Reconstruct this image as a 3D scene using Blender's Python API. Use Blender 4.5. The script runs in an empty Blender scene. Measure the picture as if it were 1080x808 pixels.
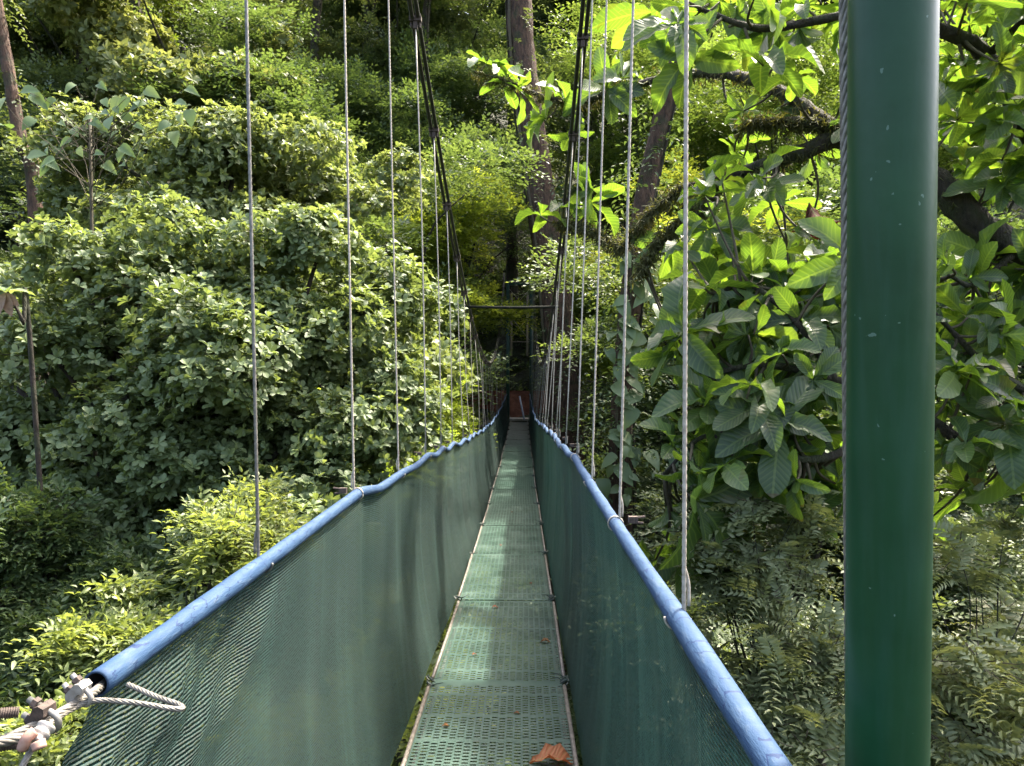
import bpy, math, random
import numpy as np
from mathutils import Vector, Matrix

# ------------------------------------------------------------------ camera, world, sun
scene = bpy.context.scene
COL = scene.collection
R = math.radians
FPX = 780.0                      # focal length in pixels of the 1080 px wide photograph
CAM = np.array([0.0, 0.0, 1.55])
YAW = math.atan(11.0 / FPX)

cam_d = bpy.data.cameras.new('camera')
cam_d.sensor_width = 36.0
cam_d.lens = 36.0 * FPX / 1080.0
cam_d.clip_start = 0.05
cam_d.clip_end = 600
cam = bpy.data.objects.new('camera', cam_d)
COL.objects.link(cam)
cam.location = CAM
cam.rotation_euler = (R(90), 0, YAW)
scene.camera = cam

SUN_EL, SUN_AZ = R(60), R(44)    # azimuth from +Y towards +X
w = bpy.data.worlds.new("World")
scene.world = w
w.use_nodes = True
nt = w.node_tree
bg = nt.nodes['Background']
sky = nt.nodes.new('ShaderNodeTexSky')
sky.sky_type = 'NISHITA'
sky.sun_disc = False
sky.sun_elevation = SUN_EL
sky.sun_rotation = SUN_AZ
sky.air_density = 1.0
sky.dust_density = 7.0
sky.ozone_density = 0.3
nt.links.new(sky.outputs[0], bg.inputs[0])
bg.inputs[1].default_value = 0.15
sun_d = bpy.data.lights.new('sun', 'SUN')
sun_d.energy = 2.8
sun_d.angle = R(2.5)
sun_d.color = (1.0, 0.93, 0.78)
sun = bpy.data.objects.new('sun', sun_d)
COL.objects.link(sun)
sd = Vector((math.sin(SUN_AZ) * math.cos(SUN_EL), math.cos(SUN_AZ) * math.cos(SUN_EL), math.sin(SUN_EL)))
sun.rotation_euler = sd.to_track_quat('Z', 'Y').to_euler()
sun.location = (10, 10, 40)

vs = scene.view_settings
vs.view_transform = 'Standard'
vs.look = 'None'
vs.exposure = 2.62
vs.gamma = 1.0
vs.use_curve_mapping = False
scene.render.engine = 'CYCLES'
cy = scene.cycles
cy.max_bounces = 8
cy.diffuse_bounces = 5
cy.glossy_bounces = 2
cy.transmission_bounces = 4
cy.transparent_max_bounces = 8
cy.sample_clamp_indirect = 4
cy.use_denoising = True
cy.denoiser = 'OPENIMAGEDENOISE'
cy.denoising_input_passes = 'RGB_ALBEDO_NORMAL'
cy.denoising_prefilter = 'ACCURATE'
cy.volume_bounces = 1
cy.caustics_reflective = False
cy.caustics_refractive = False


def at(px, py, d):
    """photo pixel (1080x808) at camera depth d (metres) -> world point"""
    x = (px - 540.0) / FPX * d
    z = -(py - 404.0) / FPX * d
    c, s = math.cos(YAW), math.sin(YAW)
    return np.array([x * c - d * s, x * s + d * c, z]) + CAM


# ------------------------------------------------------------------ helpers: objects
def props(o, label=None, cat=None, group=None, kind=None):
    if label: o['label'] = label
    if cat: o['category'] = cat
    if group: o['group'] = group
    if kind: o['kind'] = kind
    return o


def empty(name, loc, label=None, cat=None, group=None):
    o = bpy.data.objects.new(name, None)
    COL.objects.link(o)
    o.location = Vector(loc)
    o.empty_display_size = 0.2
    return props(o, label, cat, group)


def link(name, me, mat=None, parent=None, world=True):
    """link mesh; vertices are in world space: keep them there under a translated parent"""
    o = bpy.data.objects.new(name, me)
    COL.objects.link(o)
    if mat is not None and len(me.materials) == 0:
        me.materials.append(mat)
    if parent is not None:
        o.parent = parent
        if world:
            p = Vector((0, 0, 0))
            q = parent
            while q is not None:
                p += q.location
                q = q.parent
            o.location = -p
    return o


def mesh_tris(name, V, F, smooth=True, face_attr=None, uv=None):
    V = np.asarray(V, dtype=np.float32); F = np.asarray(F, dtype=np.int32)
    k = F.shape[1]
    me = bpy.data.meshes.new(name)
    me.vertices.add(len(V)); me.vertices.foreach_set('co', V.ravel())
    me.loops.add(F.size); me.loops.foreach_set('vertex_index', F.ravel())
    me.polygons.add(len(F))
    me.polygons.foreach_set('loop_start', np.arange(0, F.size, k, dtype=np.int32))
    if smooth:
        me.polygons.foreach_set('use_smooth', np.ones(len(F), dtype=bool))
    if face_attr is not None:
        a = me.attributes.new('rnd', 'FLOAT', 'FACE')
        a.data.foreach_set('value', np.asarray(face_attr, dtype=np.float32))
    if uv is not None:
        l = me.uv_layers.new(name='UVMap')
        l.data.foreach_set('uv', np.asarray(uv, dtype=np.float32)[F.ravel()].ravel())
    me.update(calc_edges=True)
    return me


class MB:
    """collects quads / tris (python lists)"""
    def __init__(s): s.V = []; s.F = []; s.n = 0
    def add(s, V, F):
        V = [tuple(map(float, v)) for v in V]
        s.F += [tuple(i + s.n for i in f) for f in F]
        s.V += V; s.n += len(V)
    def box(s, c, sz, M=None):
        x, y, z = [q / 2 for q in sz]
        P = [Vector(v) for v in ((-x,-y,-z),(x,-y,-z),(x,y,-z),(-x,y,-z),(-x,-y,z),(x,-y,z),(x,y,z),(-x,y,z))]
        if M is not None: P = [M @ p for p in P]
        P = [p + Vector(c) for p in P]
        s.add(P, [(0,3,2,1),(4,5,6,7),(0,1,5,4),(1,2,6,5),(2,3,7,6),(3,0,4,7)])
    def tube(s, pts, rad, sides=8, caps=True, wob=0, rng=None, lobes=0, twist=0.0, lobe_amp=0.0):
        pts = np.asarray(pts, float); n = len(pts)
        if np.isscalar(rad): rad = np.full(n, rad)
        T, A, B = frames(pts)
        ang = np.linspace(0, 2 * math.pi, sides, endpoint=False)
        seg = np.r_[0, np.cumsum(np.linalg.norm(np.diff(pts, axis=0), axis=1))]
        V = np.zeros((n, sides, 3))
        for i in range(n):
            r = rad[i] * np.ones(sides)
            a = ang + twist * seg[i]
            if lobes: r = r * (1 + lobe_amp * np.cos(lobes * ang))
            if wob and rng is not None: r = r * (1 + wob * rng.normal(size=sides))
            V[i] = pts[i] + A[i] * (np.cos(a) * r)[:, None] + B[i] * (np.sin(a) * r)[:, None]
        F = []
        for i in range(n - 1):
            for j in range(sides):
                k = (j + 1) % sides
                F.append((i*sides+j, i*sides+k, (i+1)*sides+k, (i+1)*sides+j))
        if caps:
            F.append(tuple(range(sides - 1, -1, -1)))
            F.append(tuple((n-1)*sides + j for j in range(sides)))
        s.add(V.reshape(-1, 3), F)
    def build(s, name, mat, parent=None, smooth=True, sharp=None):
        me = bpy.data.meshes.new(name)
        me.from_pydata(s.V, [], s.F)
        if smooth:
            me.polygons.foreach_set('use_smooth', np.ones(len(me.polygons), dtype=bool))
            if sharp: me.set_sharp_from_angle(angle=R(sharp))
        me.update()
        return link(name, me, mat, parent)


def nrm(v):
    v = np.asarray(v, float)
    return v / np.maximum(np.linalg.norm(v, axis=-1, keepdims=True), 1e-9)


def frames(pts):
    pts = np.asarray(pts, float)
    T = nrm(np.gradient(pts, axis=0))
    ref = np.array([0, 0, 1.0]) if abs(T[0][2]) < .9 else np.array([1.0, 0, 0])
    a = nrm(np.cross(ref, T[0]))
    A = [a]
    for i in range(1, len(pts)):
        a = A[-1] - T[i] * np.dot(A[-1], T[i])
        A.append(nrm(a))
    A = np.array(A)
    B = np.cross(T, A)
    return T, A, B


def spline(ctrl, n):
    P = np.asarray(ctrl, float)
    if len(P) == 2:
        return P[0] + (P[1] - P[0]) * np.linspace(0, 1, n)[:, None]
    P = np.vstack([2 * P[0] - P[1], P, 2 * P[-1] - P[-2]])
    m = len(P) - 3
    out = []
    for u in np.linspace(0, m - 1e-6, n):
        i = int(u); t = u - i
        p0, p1, p2, p3 = P[i], P[i+1], P[i+2], P[i+3]
        out.append(.5 * ((2*p1) + (-p0+p2)*t + (2*p0-5*p1+4*p2-p3)*t*t + (-p0+3*p1-3*p2+p3)*t**3))
    return np.array(out)


def rope_mesh(mb, ctrl, r, strands=6, pitch=None, step=None):
    """a laid wire rope: strands wound round the centre line"""
    pitch = pitch or r * 14
    step = step or pitch / 8
    L = np.linalg.norm(np.diff(np.asarray(spline(ctrl, 60)), axis=0), axis=1).sum()
    n = max(8, int(L / step))
    c = spline(ctrl, n)
    T, A, B = frames(c)
    s = np.r_[0, np.cumsum(np.linalg.norm(np.diff(c, axis=0), axis=1))]
    ro, rs = r * .62, r * .42
    for k in range(strands):
        a = 2 * math.pi * (s / pitch + k / strands)
        p = c + A * (np.cos(a) * ro)[:, None] + B * (np.sin(a) * ro)[:, None]
        mb.tube(p, rs, 6)


# ------------------------------------------------------------------ helpers: materials
def newmat(name):
    m = bpy.data.materials.new(name); m.use_nodes = True
    return m, m.node_tree, m.node_tree.nodes['Principled BSDF'], m.node_tree.nodes['Material Output']


def N(t, kind, **kw):
    n = t.nodes.new(kind)
    for k, v in kw.items(): setattr(n, k, v)
    return n


def ramp(t, stops, fac=None, interp='LINEAR'):
    r = N(t, 'ShaderNodeValToRGB'); r.color_ramp.interpolation = interp
    e = r.color_ramp.elements
    while len(e) < len(stops): e.new(0.5)
    for el, (p, c) in zip(e, stops):
        el.position = p; el.color = (*c, 1) if len(c) == 3 else c
    if fac is not None: t.links.new(fac, r.inputs[0])
    return r


def mth(t, op, a, b=None, c=None):
    n = N(t, 'ShaderNodeMath', operation=op)
    for i, v in enumerate((a, b, c)):
        if v is None: continue
        if isinstance(v, (int, float)): n.inputs[i].default_value = v
        else: t.links.new(v, n.inputs[i])
    return n.outputs[0]


def mixc(t, fac, a, b, blend='MIX'):
    n = N(t, 'ShaderNodeMix', data_type='RGBA', blend_type=blend)
    for sock, v in ((n.inputs[0], fac), (n.inputs[6], a), (n.inputs[7], b)):
        if isinstance(v, (int, float)): sock.default_value = v
        elif isinstance(v, tuple): sock.default_value = (*v, 1)
        else: t.links.new(v, sock)
    return n.outputs[2]


def noise(t, scale, detail=4, rough=.55, vec=None, out=0):
    n = N(t, 'ShaderNodeTexNoise'); n.inputs['Scale'].default_value = scale
    n.inputs['Detail'].default_value = detail; n.inputs['Roughness'].default_value = rough
    if vec is not None: t.links.new(vec, n.inputs['Vector'])
    return n.outputs[out]


def bump(t, h, dist, strength=1.0):
    b = N(t, 'ShaderNodeBump'); b.inputs['Distance'].default_value = dist; b.inputs['Strength'].default_value = strength
    t.links.new(h, b.inputs['Height'])
    return b.outputs[0]


def leaf_mat(name, cols, trans=(1.9, 1.75, .8), tfac=.38, rough=.42, spec=.45, back=1.25, vein=False, objvar=.35):
    """cols: dark, mid, light base colours picked per leaf; trans multiplies for the light let through"""
    m, t, p, out = newmat(name)
    at_ = N(t, 'ShaderNodeAttribute', attribute_name='rnd')
    r = ramp(t, [(0, cols[0]), (.5, cols[1]), (.93, cols[2])] + ([(1.0, cols[3])] if len(cols) > 3 else []), at_.outputs['Fac'])
    oi = N(t, 'ShaderNodeObjectInfo')
    hs = N(t, 'ShaderNodeHueSaturation')
    t.links.new(r.outputs[0], hs.inputs['Color'])
    t.links.new(mth(t, 'MULTIPLY_ADD', oi.outputs['Random'], objvar, 1 - objvar / 2), hs.inputs['Value'])
    t.links.new(mth(t, 'MULTIPLY_ADD', oi.outputs['Random'], -.03, .515), hs.inputs['Hue'])
    base = hs.outputs[0]
    geo = N(t, 'ShaderNodeNewGeometry')
    if vein:
        uv = N(t, 'ShaderNodeUVMap')
        sx = N(t, 'ShaderNodeSeparateXYZ'); t.links.new(uv.outputs[0], sx.inputs[0])
        aw = mth(t, 'ABSOLUTE', sx.outputs[1])
        ph = mth(t, 'MULTIPLY', mth(t, 'SUBTRACT', sx.outputs[0], mth(t, 'MULTIPLY', aw, .42)), 13 * 2 * math.pi)
        s = mth(t, 'SINE', ph)
        ridge = mth(t, 'POWER', mth(t, 'MULTIPLY_ADD', s, .5, .5), 6)
        mid = mth(t, 'LESS_THAN', aw, .035)
        v = mth(t, 'MAXIMUM', mth(t, 'MULTIPLY', ridge, .55), mid)
        base = mixc(t, mth(t, 'MULTIPLY', v, .45), base, (.16, .22, .07))
        tipb = mth(t, 'MULTIPLY', mth(t, 'GREATER_THAN', mth(t, 'ADD', sx.outputs[0], noise(t, 5, 4)), 1.60), .7)
        base = mixc(t, tipb, base, (.085, .055, .025))
        blot = noise(t, 9, 3)
        base = mixc(t, mth(t, 'MULTIPLY', mth(t, 'GREATER_THAN', blot, .66), .5), base, (.06, .06, .02))
        bp = bump(t, mth(t, 'MULTIPLY_ADD', s, -.5, .5), .004, .4)
        t.links.new(bp, p.inputs['Normal'])
    base2 = mixc(t, mth(t, 'MULTIPLY', geo.outputs['Backfacing'], .6), base, mixc(t, 1.0, base, (back, back, back), 'MULTIPLY'))
    t.links.new(base2, p.inputs['Base Color'])
    p.inputs['Roughness'].default_value = rough
    p.inputs['Specular IOR Level'].default_value = spec
    tr = N(t, 'ShaderNodeBsdfTranslucent')
    t.links.new(mixc(t, 1.0, base, trans, 'MULTIPLY'), tr.inputs[0])
    mx = N(t, 'ShaderNodeMixShader'); mx.inputs[0].default_value = tfac
    t.links.new(p.outputs[0], mx.inputs[1]); t.links.new(tr.outputs[0], mx.inputs[2])
    t.links.new(mx.outputs[0], out.inputs[0])
    return m


def bark_mat(name, c1, c2, moss, moss_amt=.5, scale=6):
    m, t, p, out = newmat(name)
    tc = N(t, 'ShaderNodeTexCoord')
    mp = N(t, 'ShaderNodeMapping'); mp.inputs['Scale'].default_value = (1, 1, .28)
    t.links.new(tc.outputs['Object'], mp.inputs[0])
    n1 = noise(t, scale * 2.2, 6, .65, mp.outputs[0])
    n2 = noise(t, scale * .45, 4, .6, tc.outputs['Object'])
    c = ramp(t, [(.3, c1), (.7, c2)], n1).outputs[0]
    mk = ramp(t, [(1 - moss_amt - .08, (0, 0, 0)), (1 - moss_amt + .1, (1, 1, 1))], n2).outputs[0]
    c = mixc(t, mk, c, moss)
    t.links.new(c, p.inputs['Base Color'])
    p.inputs['Roughness'].default_value = .9
    t.links.new(bump(t, n1, .14, 1), p.inputs['Normal'])
    return m


def simple_mat(name, c1, c2=None, rough=.5, metal=0, scale=40, bumpd=0, spec=.5, stretch=None):
    m, t, p, out = newmat(name)
    tc = N(t, 'ShaderNodeTexCoord')
    vec = tc.outputs['Object']
    if stretch:
        mp = N(t, 'ShaderNodeMapping'); mp.inputs['Scale'].default_value = stretch
        t.links.new(vec, mp.inputs[0]); vec = mp.outputs[0]
    n = noise(t, scale, 5, .6, vec)
    c = ramp(t, [(.35, c1), (.68, c2 or c1)], n).outputs[0]
    t.links.new(c, p.inputs['Base Color'])
    p.inputs['Roughness'].default_value = rough
    p.inputs['Metallic'].default_value = metal
    p.inputs['Specular IOR Level'].default_value = spec
    if bumpd: t.links.new(bump(t, n, bumpd), p.inputs['Normal'])
    return m


# leaf kinds
M_ROS = leaf_mat('rosette_leaf', [(.078, .108, .042), (.138, .178, .074), (.205, .245, .115)], rough=.55, tfac=.34, objvar=.15)
M_MID = leaf_mat('mid_leaf', [(.036, .064, .024), (.068, .108, .040), (.12, .165, .062)], rough=.5, tfac=.38)
M_DARK = leaf_mat('dark_leaf', [(.034, .056, .024), (.062, .092, .038), (.10, .135, .052)], rough=.5, tfac=.3)
M_YEL = leaf_mat('yellow_green_leaf', [(.070, .105, .032), (.125, .17, .055), (.20, .25, .10)], rough=.45, tfac=.46, objvar=.15)
M_YEL2 = leaf_mat('lime_leaf', [(.085, .13, .022), (.155, .205, .036), (.23, .27, .06)], rough=.48, tfac=.6, objvar=.25)
M_BRT = leaf_mat('bright_leaf', [(.06, .10, .026), (.10, .15, .040), (.165, .21, .070)], rough=.48, tfac=.5, objvar=.3)
M_PIN = leaf_mat('pinnate_leaf', [(.085, .115, .050), (.155, .19, .090), (.24, .27, .145)], rough=.48, tfac=.28, objvar=.15)
M_BIG = leaf_mat('big_leaf', [(.032, .058, .026), (.052, .092, .032), (.085, .132, .038), (.14, .11, .03)], trans=(2.6, 2.65, .55),
                 tfac=.46, rough=.42, spec=.45, vein=True, objvar=0)
M_HEART = leaf_mat('heart_leaf', [(.075, .12, .05), (.11, .165, .065), (.16, .21, .095)], rough=.5, tfac=.35, objvar=.2)
M_DEAD = leaf_mat('dead_leaf', [(.16, .05, .018), (.24, .085, .03), (.30, .12, .05)], trans=(1.5, 1.0, .7), tfac=.25, rough=.6, spec=.3, vein=True, objvar=.2)
M_UNDER = leaf_mat('undergrowth_leaf', [(.03, .05, .016), (.06, .09, .026), (.11, .14, .042)], rough=.5, tfac=.4)
M_BARK = bark_mat('bark_brown', (.014, .010, .007), (.048, .033, .023), (.024, .030, .011), .5)
M_BARKR = bark_mat('bark_reddish', (.018, .010, .007), (.13, .072, .045), (.030, .036, .013), .40)
M_BARKM = bark_mat('bark_mossy', (.010, .008, .006), (.065, .048, .032), (.034, .040, .013), .5, 9)
M_TWIG = simple_mat('twig', (.035, .026, .015), (.07, .06, .03), .8)

# ------------------------------------------------------------------ helpers: foliage
def tpl(kind):
    if kind == 'diamond':
        V = np.array([[0,0,0],[.45,.5,.05],[1,0,-.06],[.45,-.5,.05]]); F = np.array([[0,3,2],[0,2,1]])
        return V, F, V[:, :2].copy()
    prof = {'obovate': ([0,.2,.45,.7,.88,1], [0,.16,.36,.5,.40,0]),
            'oval':    ([0,.2,.5,.8,1], [0,.36,.5,.34,0]),
            'lance':   ([0,.3,.65,1], [0,.5,.38,0]),
            'small':   ([0,.35,.72,1], [0,.46,.42,0]),
            'heart':   ([0,.06,.25,.5,.78,1], [.12,.40,.5,.44,.22,0]),
            'big':     ([0,.10,.25,.42,.58,.72,.85,.95,1], [0.02,.10,.24,.38,.48,.5,.42,.22,0])}[kind]
    t, wd = np.array(prof[0]), np.array(prof[1])
    wav = 0 if kind != 'big' else .025
    mid = [[a, 0, .22*a - .36*a*a] for a in t]
    lft = [[a - .04*b, b, .22*a - .36*a*a + .16*b + wav*math.sin(a*19)] for a, b in zip(t, wd)]
    rgt = [[a - .04*b, -b, .22*a - .36*a*a + .16*b + wav*math.sin(a*17+1)] for a, b in zip(t, wd)]
    n = len(t)
    V = np.array(mid + lft + rgt); F = []
    for i in range(n - 1):
        for s, o in ((1, n), (-1, 2 * n)):
            q = [(i, i+1, o+i+1), (i, o+i+1, o+i)]
            if wd[i] == 0: q = [q[0]]
            if wd[i+1] == 0: q = [(i, i+1, o+i)]
            F += [f if s == 1 else f[::-1] for f in q]
    return V, np.array(F), V[:, :2].copy()


class Fol:
    def __init__(s, seed): s.rng = np.random.default_rng(seed); s.L = []; s.tw = []
    def add(s, B, D, Nn, L, asp, rnd): s.L.append((B, nrm(D), Nn, L, L * asp, rnd))
    def blob_points(s, blobs, n, zmin=-.55, depth=.38):
        """blobs: (x,y,z,rx,ry,rz). points near the lumpy surface, outward normals"""
        b = np.asarray(blobs, float)
        wgt = b[:, 3] * b[:, 4] + b[:, 3] * b[:, 5] + b[:, 4] * b[:, 5]
        k = s.rng.choice(len(b), n, p=wgt / wgt.sum())
        d = nrm(s.rng.normal(size=(n, 3)))
        neg = d[:, 2] < zmin
        d[neg, 2] *= -.6; d = nrm(d)
        # lumps: directions quantised by a few random axes give bulges and gaps
        ax = nrm(s.rng.normal(size=(len(b), 14, 3)))
        lump = np.max(np.einsum('nij,nj->ni', ax[k], d), axis=1)
        f = .60 + .52 * np.clip((lump - .62) / .38, 0, 1)
        r = f * (1 - depth * s.rng.random(n) ** 1.6) * (1 + .22 * np.clip(s.rng.normal(0, .7, n), -.5, 1.6))
        P = b[k, :3] + d * b[k, 3:6] * r[:, None]
        keep = (lump > .76) | (s.rng.random(n) < .30)
        nn = nrm(d / b[k, 3:6])
        return P[keep], nn[keep], k[keep]
    def rosettes(s, P, ax, k, L, asp, spread=(.5, 1.35), droop=.15, lvar=.3, rnd=None):
        n = len(P); rng = s.rng
        ax = nrm(ax)
        u = nrm(np.cross(ax, nrm(rng.normal(size=(n, 3))))); v = np.cross(ax, u)
        R0 = rng.random(n) if rnd is None else rnd
        for j in range(k):
            az = 2 * math.pi * j / k + rng.normal(0, .25, n)
            al = rng.uniform(spread[0], spread[1], n)
            rad = u * np.cos(az)[:, None] + v * np.sin(az)[:, None]
            D = ax * np.cos(al)[:, None] + rad * np.sin(al)[:, None]
            D[:, 2] -= droop * rng.random(n)
            Nn = ax * np.sin(al)[:, None] - rad * np.cos(al)[:, None] + rng.normal(0, .18, (n, 3))
            ll = L * (1 - lvar + 2 * lvar * rng.random(n))
            s.add(P + ax * (L * .05 * rng.random(n))[:, None], D, Nn, ll, asp, np.clip(R0 * .55 + .45 * rng.random(n), 0, 1))
    def sprays(s, P, dr, k, length, L, asp, ang=.95, droop=.25, flat=.25, rnd=None, tidy=1.0):
        n = len(P); rng = s.rng
        dr = nrm(dr)
        up = np.array([0, 0, 1.0]) + rng.normal(0, flat, (n, 3))
        sd_ = nrm(np.cross(dr, up)); upn = np.cross(sd_, dr)
        R0 = rng.random(n) if rnd is None else rnd
        ln = length * (.7 + .6 * rng.random(n))
        for j in range(k):
            f = (j + .6) / k
            sgn = 1 if j % 2 else -1
            Q = P + dr * (ln * f)[:, None]; Q[:, 2] -= droop * ln * f * f
            D = dr * math.cos(ang) + sd_ * sgn * math.sin(ang) + rng.normal(0, .16 * tidy, (n, 3))
            D[:, 2] -= .12
            if j == k - 1: D = dr + rng.normal(0, .1, (n, 3))
            ll = L * (1 + tidy * (.45 * rng.random(n) - .25)) * (1 - .5 * abs(f - .45))
            s.add(Q, D, upn + rng.normal(0, .22 * tidy, (n, 3)), ll, asp, np.clip(R0 * .6 + .4 * rng.random(n), 0, 1))
    def mesh(s, name, kind):
        tv, tf, tuv = tpl(kind)
        B = np.vstack([q[0] for q in s.L]); D = np.vstack([q[1] for q in s.L]); Nn = np.vstack([q[2] for q in s.L])
        L = np.concatenate([q[3] for q in s.L]); W = np.concatenate([q[4] for q in s.L]); rnd = np.concatenate([q[5] for q in s.L])
        S = nrm(np.cross(Nn, D)); Nn = np.cross(D, S)
        cv = s.rng.uniform(.2, 1.7, len(B)) * (1.5 if kind == 'big' else 1)
        V = (B[:, None] + D[:, None] * (tv[None, :, 0:1] * L[:, None, None]) + S[:, None] * (tv[None, :, 1:2] * W[:, None, None])
             + Nn[:, None] * (tv[None, :, 2:3] * (L * cv)[:, None, None]))
        n, k = len(B), len(tv)
        F = tf[None] + (np.arange(n) * k)[:, None, None]
        uv = np.tile(tuv, (n, 1)) if kind == 'big' else None
        return mesh_tris(name, V.reshape(-1, 3), F.reshape(-1, 3), True, np.repeat(rnd, len(tf)), uv)


def twig_mesh(name, A, B, r):
    """thin three-sided twigs from A to B, slightly bowed"""
    A = np.asarray(A); B = np.asarray(B); n = len(A)
    M = (A + B) / 2; M[:, 2] -= .06 * np.linalg.norm(B - A, axis=1)
    d = nrm(B - A); u = nrm(np.cross(d, np.array([.3, .2, 1.0]))); v = np.cross(d, u)
    rr = np.broadcast_to(np.asarray(r, float), (n,))
    rings = []
    for P, k in ((A, 1.0), (M, .75), (B, .35)):
        for a in (0, 2.094, 4.189):
            rings.append(P + (u * math.cos(a) + v * math.sin(a)) * (rr * k)[:, None])
    V = np.stack(rings, 1).reshape(-1, 3)
    f = []
    for q in (0, 3):
        for j in range(3):
            a, b = q + j, q + (j + 1) % 3
            f += [(a, b, b + 3), (a, b + 3, a + 3)]
    F = np.array(f)[None] + (np.arange(n) * 9)[:, None, None]
    return mesh_tris(name, V, F.reshape(-1, 3))


# ------------------------------------------------------------------ terrain
def ground_z(x, y):
    x = np.asarray(x, float); y = np.asarray(y, float)
    v = np.interp(y, [-30, 0, 1.3, 3, 6, 10, 16, 22, 28, 31.5, 33, 36, 45, 60, 90, 140], [3, -.02, -.12, -3.2, -6.5, -9, -10, -8, -3.6, -.35, -.1, 1.6, 10, 24, 46, 70])
    k = np.clip((y - 3) / 9, 0, 1)
    sx = np.clip(np.abs(x) - 9, 0, 60)
    v = v + k * sx * .42 * np.clip(1 - (y - 30) / 60, .2, 1)
    n = .5 * np.sin(x * .7 + 1.3 * np.sin(y * .31)) * np.sin(y * .53 + .8) + .22 * np.sin(x * 1.9 + y * 1.3) * np.sin(y * 1.7 - x)
    return v + n * np.clip((np.hypot(x * .5, y - 0) - 3) / 4, 0, 1) * np.clip(np.maximum(np.abs(x) - 1, np.abs(y - 32) - 2) / 2, 0.1, 1)


gx = np.r_[np.linspace(-140, -30, 20)[:-1], np.linspace(-30, 30, 121), np.linspace(30, 140, 20)[1:]]
gy = np.r_[np.linspace(-30, 0, 10)[:-1], np.linspace(0, 60, 141), np.linspace(60, 160, 20)[1:]]
X, Y = np.meshgrid(gx, gy)
Z = ground_z(X, Y)
nx, ny = len(gx), len(gy)
i = np.arange(nx * ny).reshape(ny, nx)
F = np.stack([i[:-1, :-1], i[:-1, 1:], i[1:, 1:], i[1:, :-1]], -1).reshape(-1, 4)
m, t, p, out = newmat('forest_soil')
tc = N(t, 'ShaderNodeTexCoord')
n1 = noise(t, 1.4, 8, .65, tc.outputs['Object'])
c = ramp(t, [(.3, (.018, .014, .009)), (.5, (.030, .036, .014)), (.7, (.05, .062, .022))], n1).outputs[0]
t.links.new(c, p.inputs['Base Color']); p.inputs['Roughness'].default_value = .95
t.links.new(bump(t, noise(t, 5, 8, .7, tc.outputs['Object']), .25), p.inputs['Normal'])
props(link('ground', mesh_tris('ground', np.stack([X, Y, Z], -1).reshape(-1, 3), F), m), kind='structure')

# red earth bank at the far landing
rng = np.random.default_rng(5)
us, zs = np.linspace(-2.6, 2.4, 40), np.linspace(-1.0, 1.0, 22)
U, Zb = np.meshgrid(us, zs)
Yb = 32.8 + .55 * (Zb + 1) + .25 * np.abs(U) ** 1.3 * .4 + rng.normal(0, .035, U.shape) + .12 * np.sin(U * 3 + Zb * 2)
i = np.arange(U.size).reshape(U.shape)
F = np.stack([i[:-1, :-1], i[:-1, 1:], i[1:, 1:], i[1:, :-1]], -1).reshape(-1, 4)
mB = simple_mat('red_earth', (.09, .032, .02), (.18, .07, .042), .95, scale=3, bumpd=.06)
props(link('earth_bank', mesh_tris('earth_bank', np.stack([U, Yb, Zb + .2], -1).reshape(-1, 3), F), mB), kind='structure')

# ------------------------------------------------------------------ the footbridge
BX0, BX1 = -.52, .24                          # deck edges
def deck_z(y): return -.04 * y + .04 * y * y / 32.0
def rail_z(y, side):
    if side < 0:
        o = np.interp(y, [.5, 1.19, 1.93, 3.08, 3.5, 4.1, 5.25, 7.5, 12, 17, 24, 31], [1.10, 1.115, 1.150, 1.205, 1.175, 1.18, 1.20, 1.15, 1.06, .98, 1.02, 1.10])
    else:
        o = np.interp(y, [.5, .9, 1.43, 2.4, 4.4, 6, 10, 17, 24, 31], [1.10, 1.11, 1.135, 1.17, 1.25, 1.25, 1.22, 1.02, 1.03, 1.10])
    k = np.clip((y - 3) / 4, 0, 1)
    return deck_z(y) + o + k * .018 * np.cos(2 * math.pi * (y - (1.93 if side < 0 else 1.48)) / (1.1 if side < 0 else .98))
def rail_x(y, side):
    k = np.clip((y - 3) / 4, 0, 1)
    return (-.68 if side < 0 else .31) + k * .014 * np.sin(y * 1.7 + side)
def main_z(y): return 1.55 + .44 + .0185 * (y - 16.0) ** 2
MX = {-1: -.76, 1: .44}

bridge = empty('suspension_footbridge', (-.14, .6, 0), 'long narrow suspension footbridge with green mesh sides and blue tube handrails', 'footbridge')

# -- deck panels: punched green plates, slits are real holes
m, t, p, out = newmat('deck_green')
tc = N(t, 'ShaderNodeTexCoord'); oi = N(t, 'ShaderNodeObjectInfo')
va = N(t, 'ShaderNodeVectorMath', operation='ADD'); t.links.new(tc.outputs['Object'], va.inputs[0])
cmb = N(t, 'ShaderNodeCombineXYZ'); t.links.new(mth(t, 'MULTIPLY', oi.outputs['Random'], 37.0), cmb.inputs[0]); t.links.new(cmb.outputs[0], va.inputs[1])
n1 = noise(t, 3.2, 5, .6, va.outputs[0]); n2 = noise(t, 24, 4, .6, va.outputs[0])
c = ramp(t, [(.32, (.012, .040, .027)), (.55, (.024, .062, .045)), (.75, (.052, .098, .077))], n1).outputs[0]
c = mixc(t, mth(t, 'MULTIPLY', mth(t, 'GREATER_THAN', n2, .64), .6), c, (.05, .055, .04))
c = mixc(t, mth(t, 'MULTIPLY', oi.outputs['Random'], .3), c, (.06, .085, .075))
t.links.new(c, p.inputs['Base Color'])
t.links.new(mth(t, 'MULTIPLY_ADD', n1, .4, .24), p.inputs['Roughness']); p.inputs['Specular IOR Level'].default_value = .4
M_DECK = m
PL = 1.75
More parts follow.
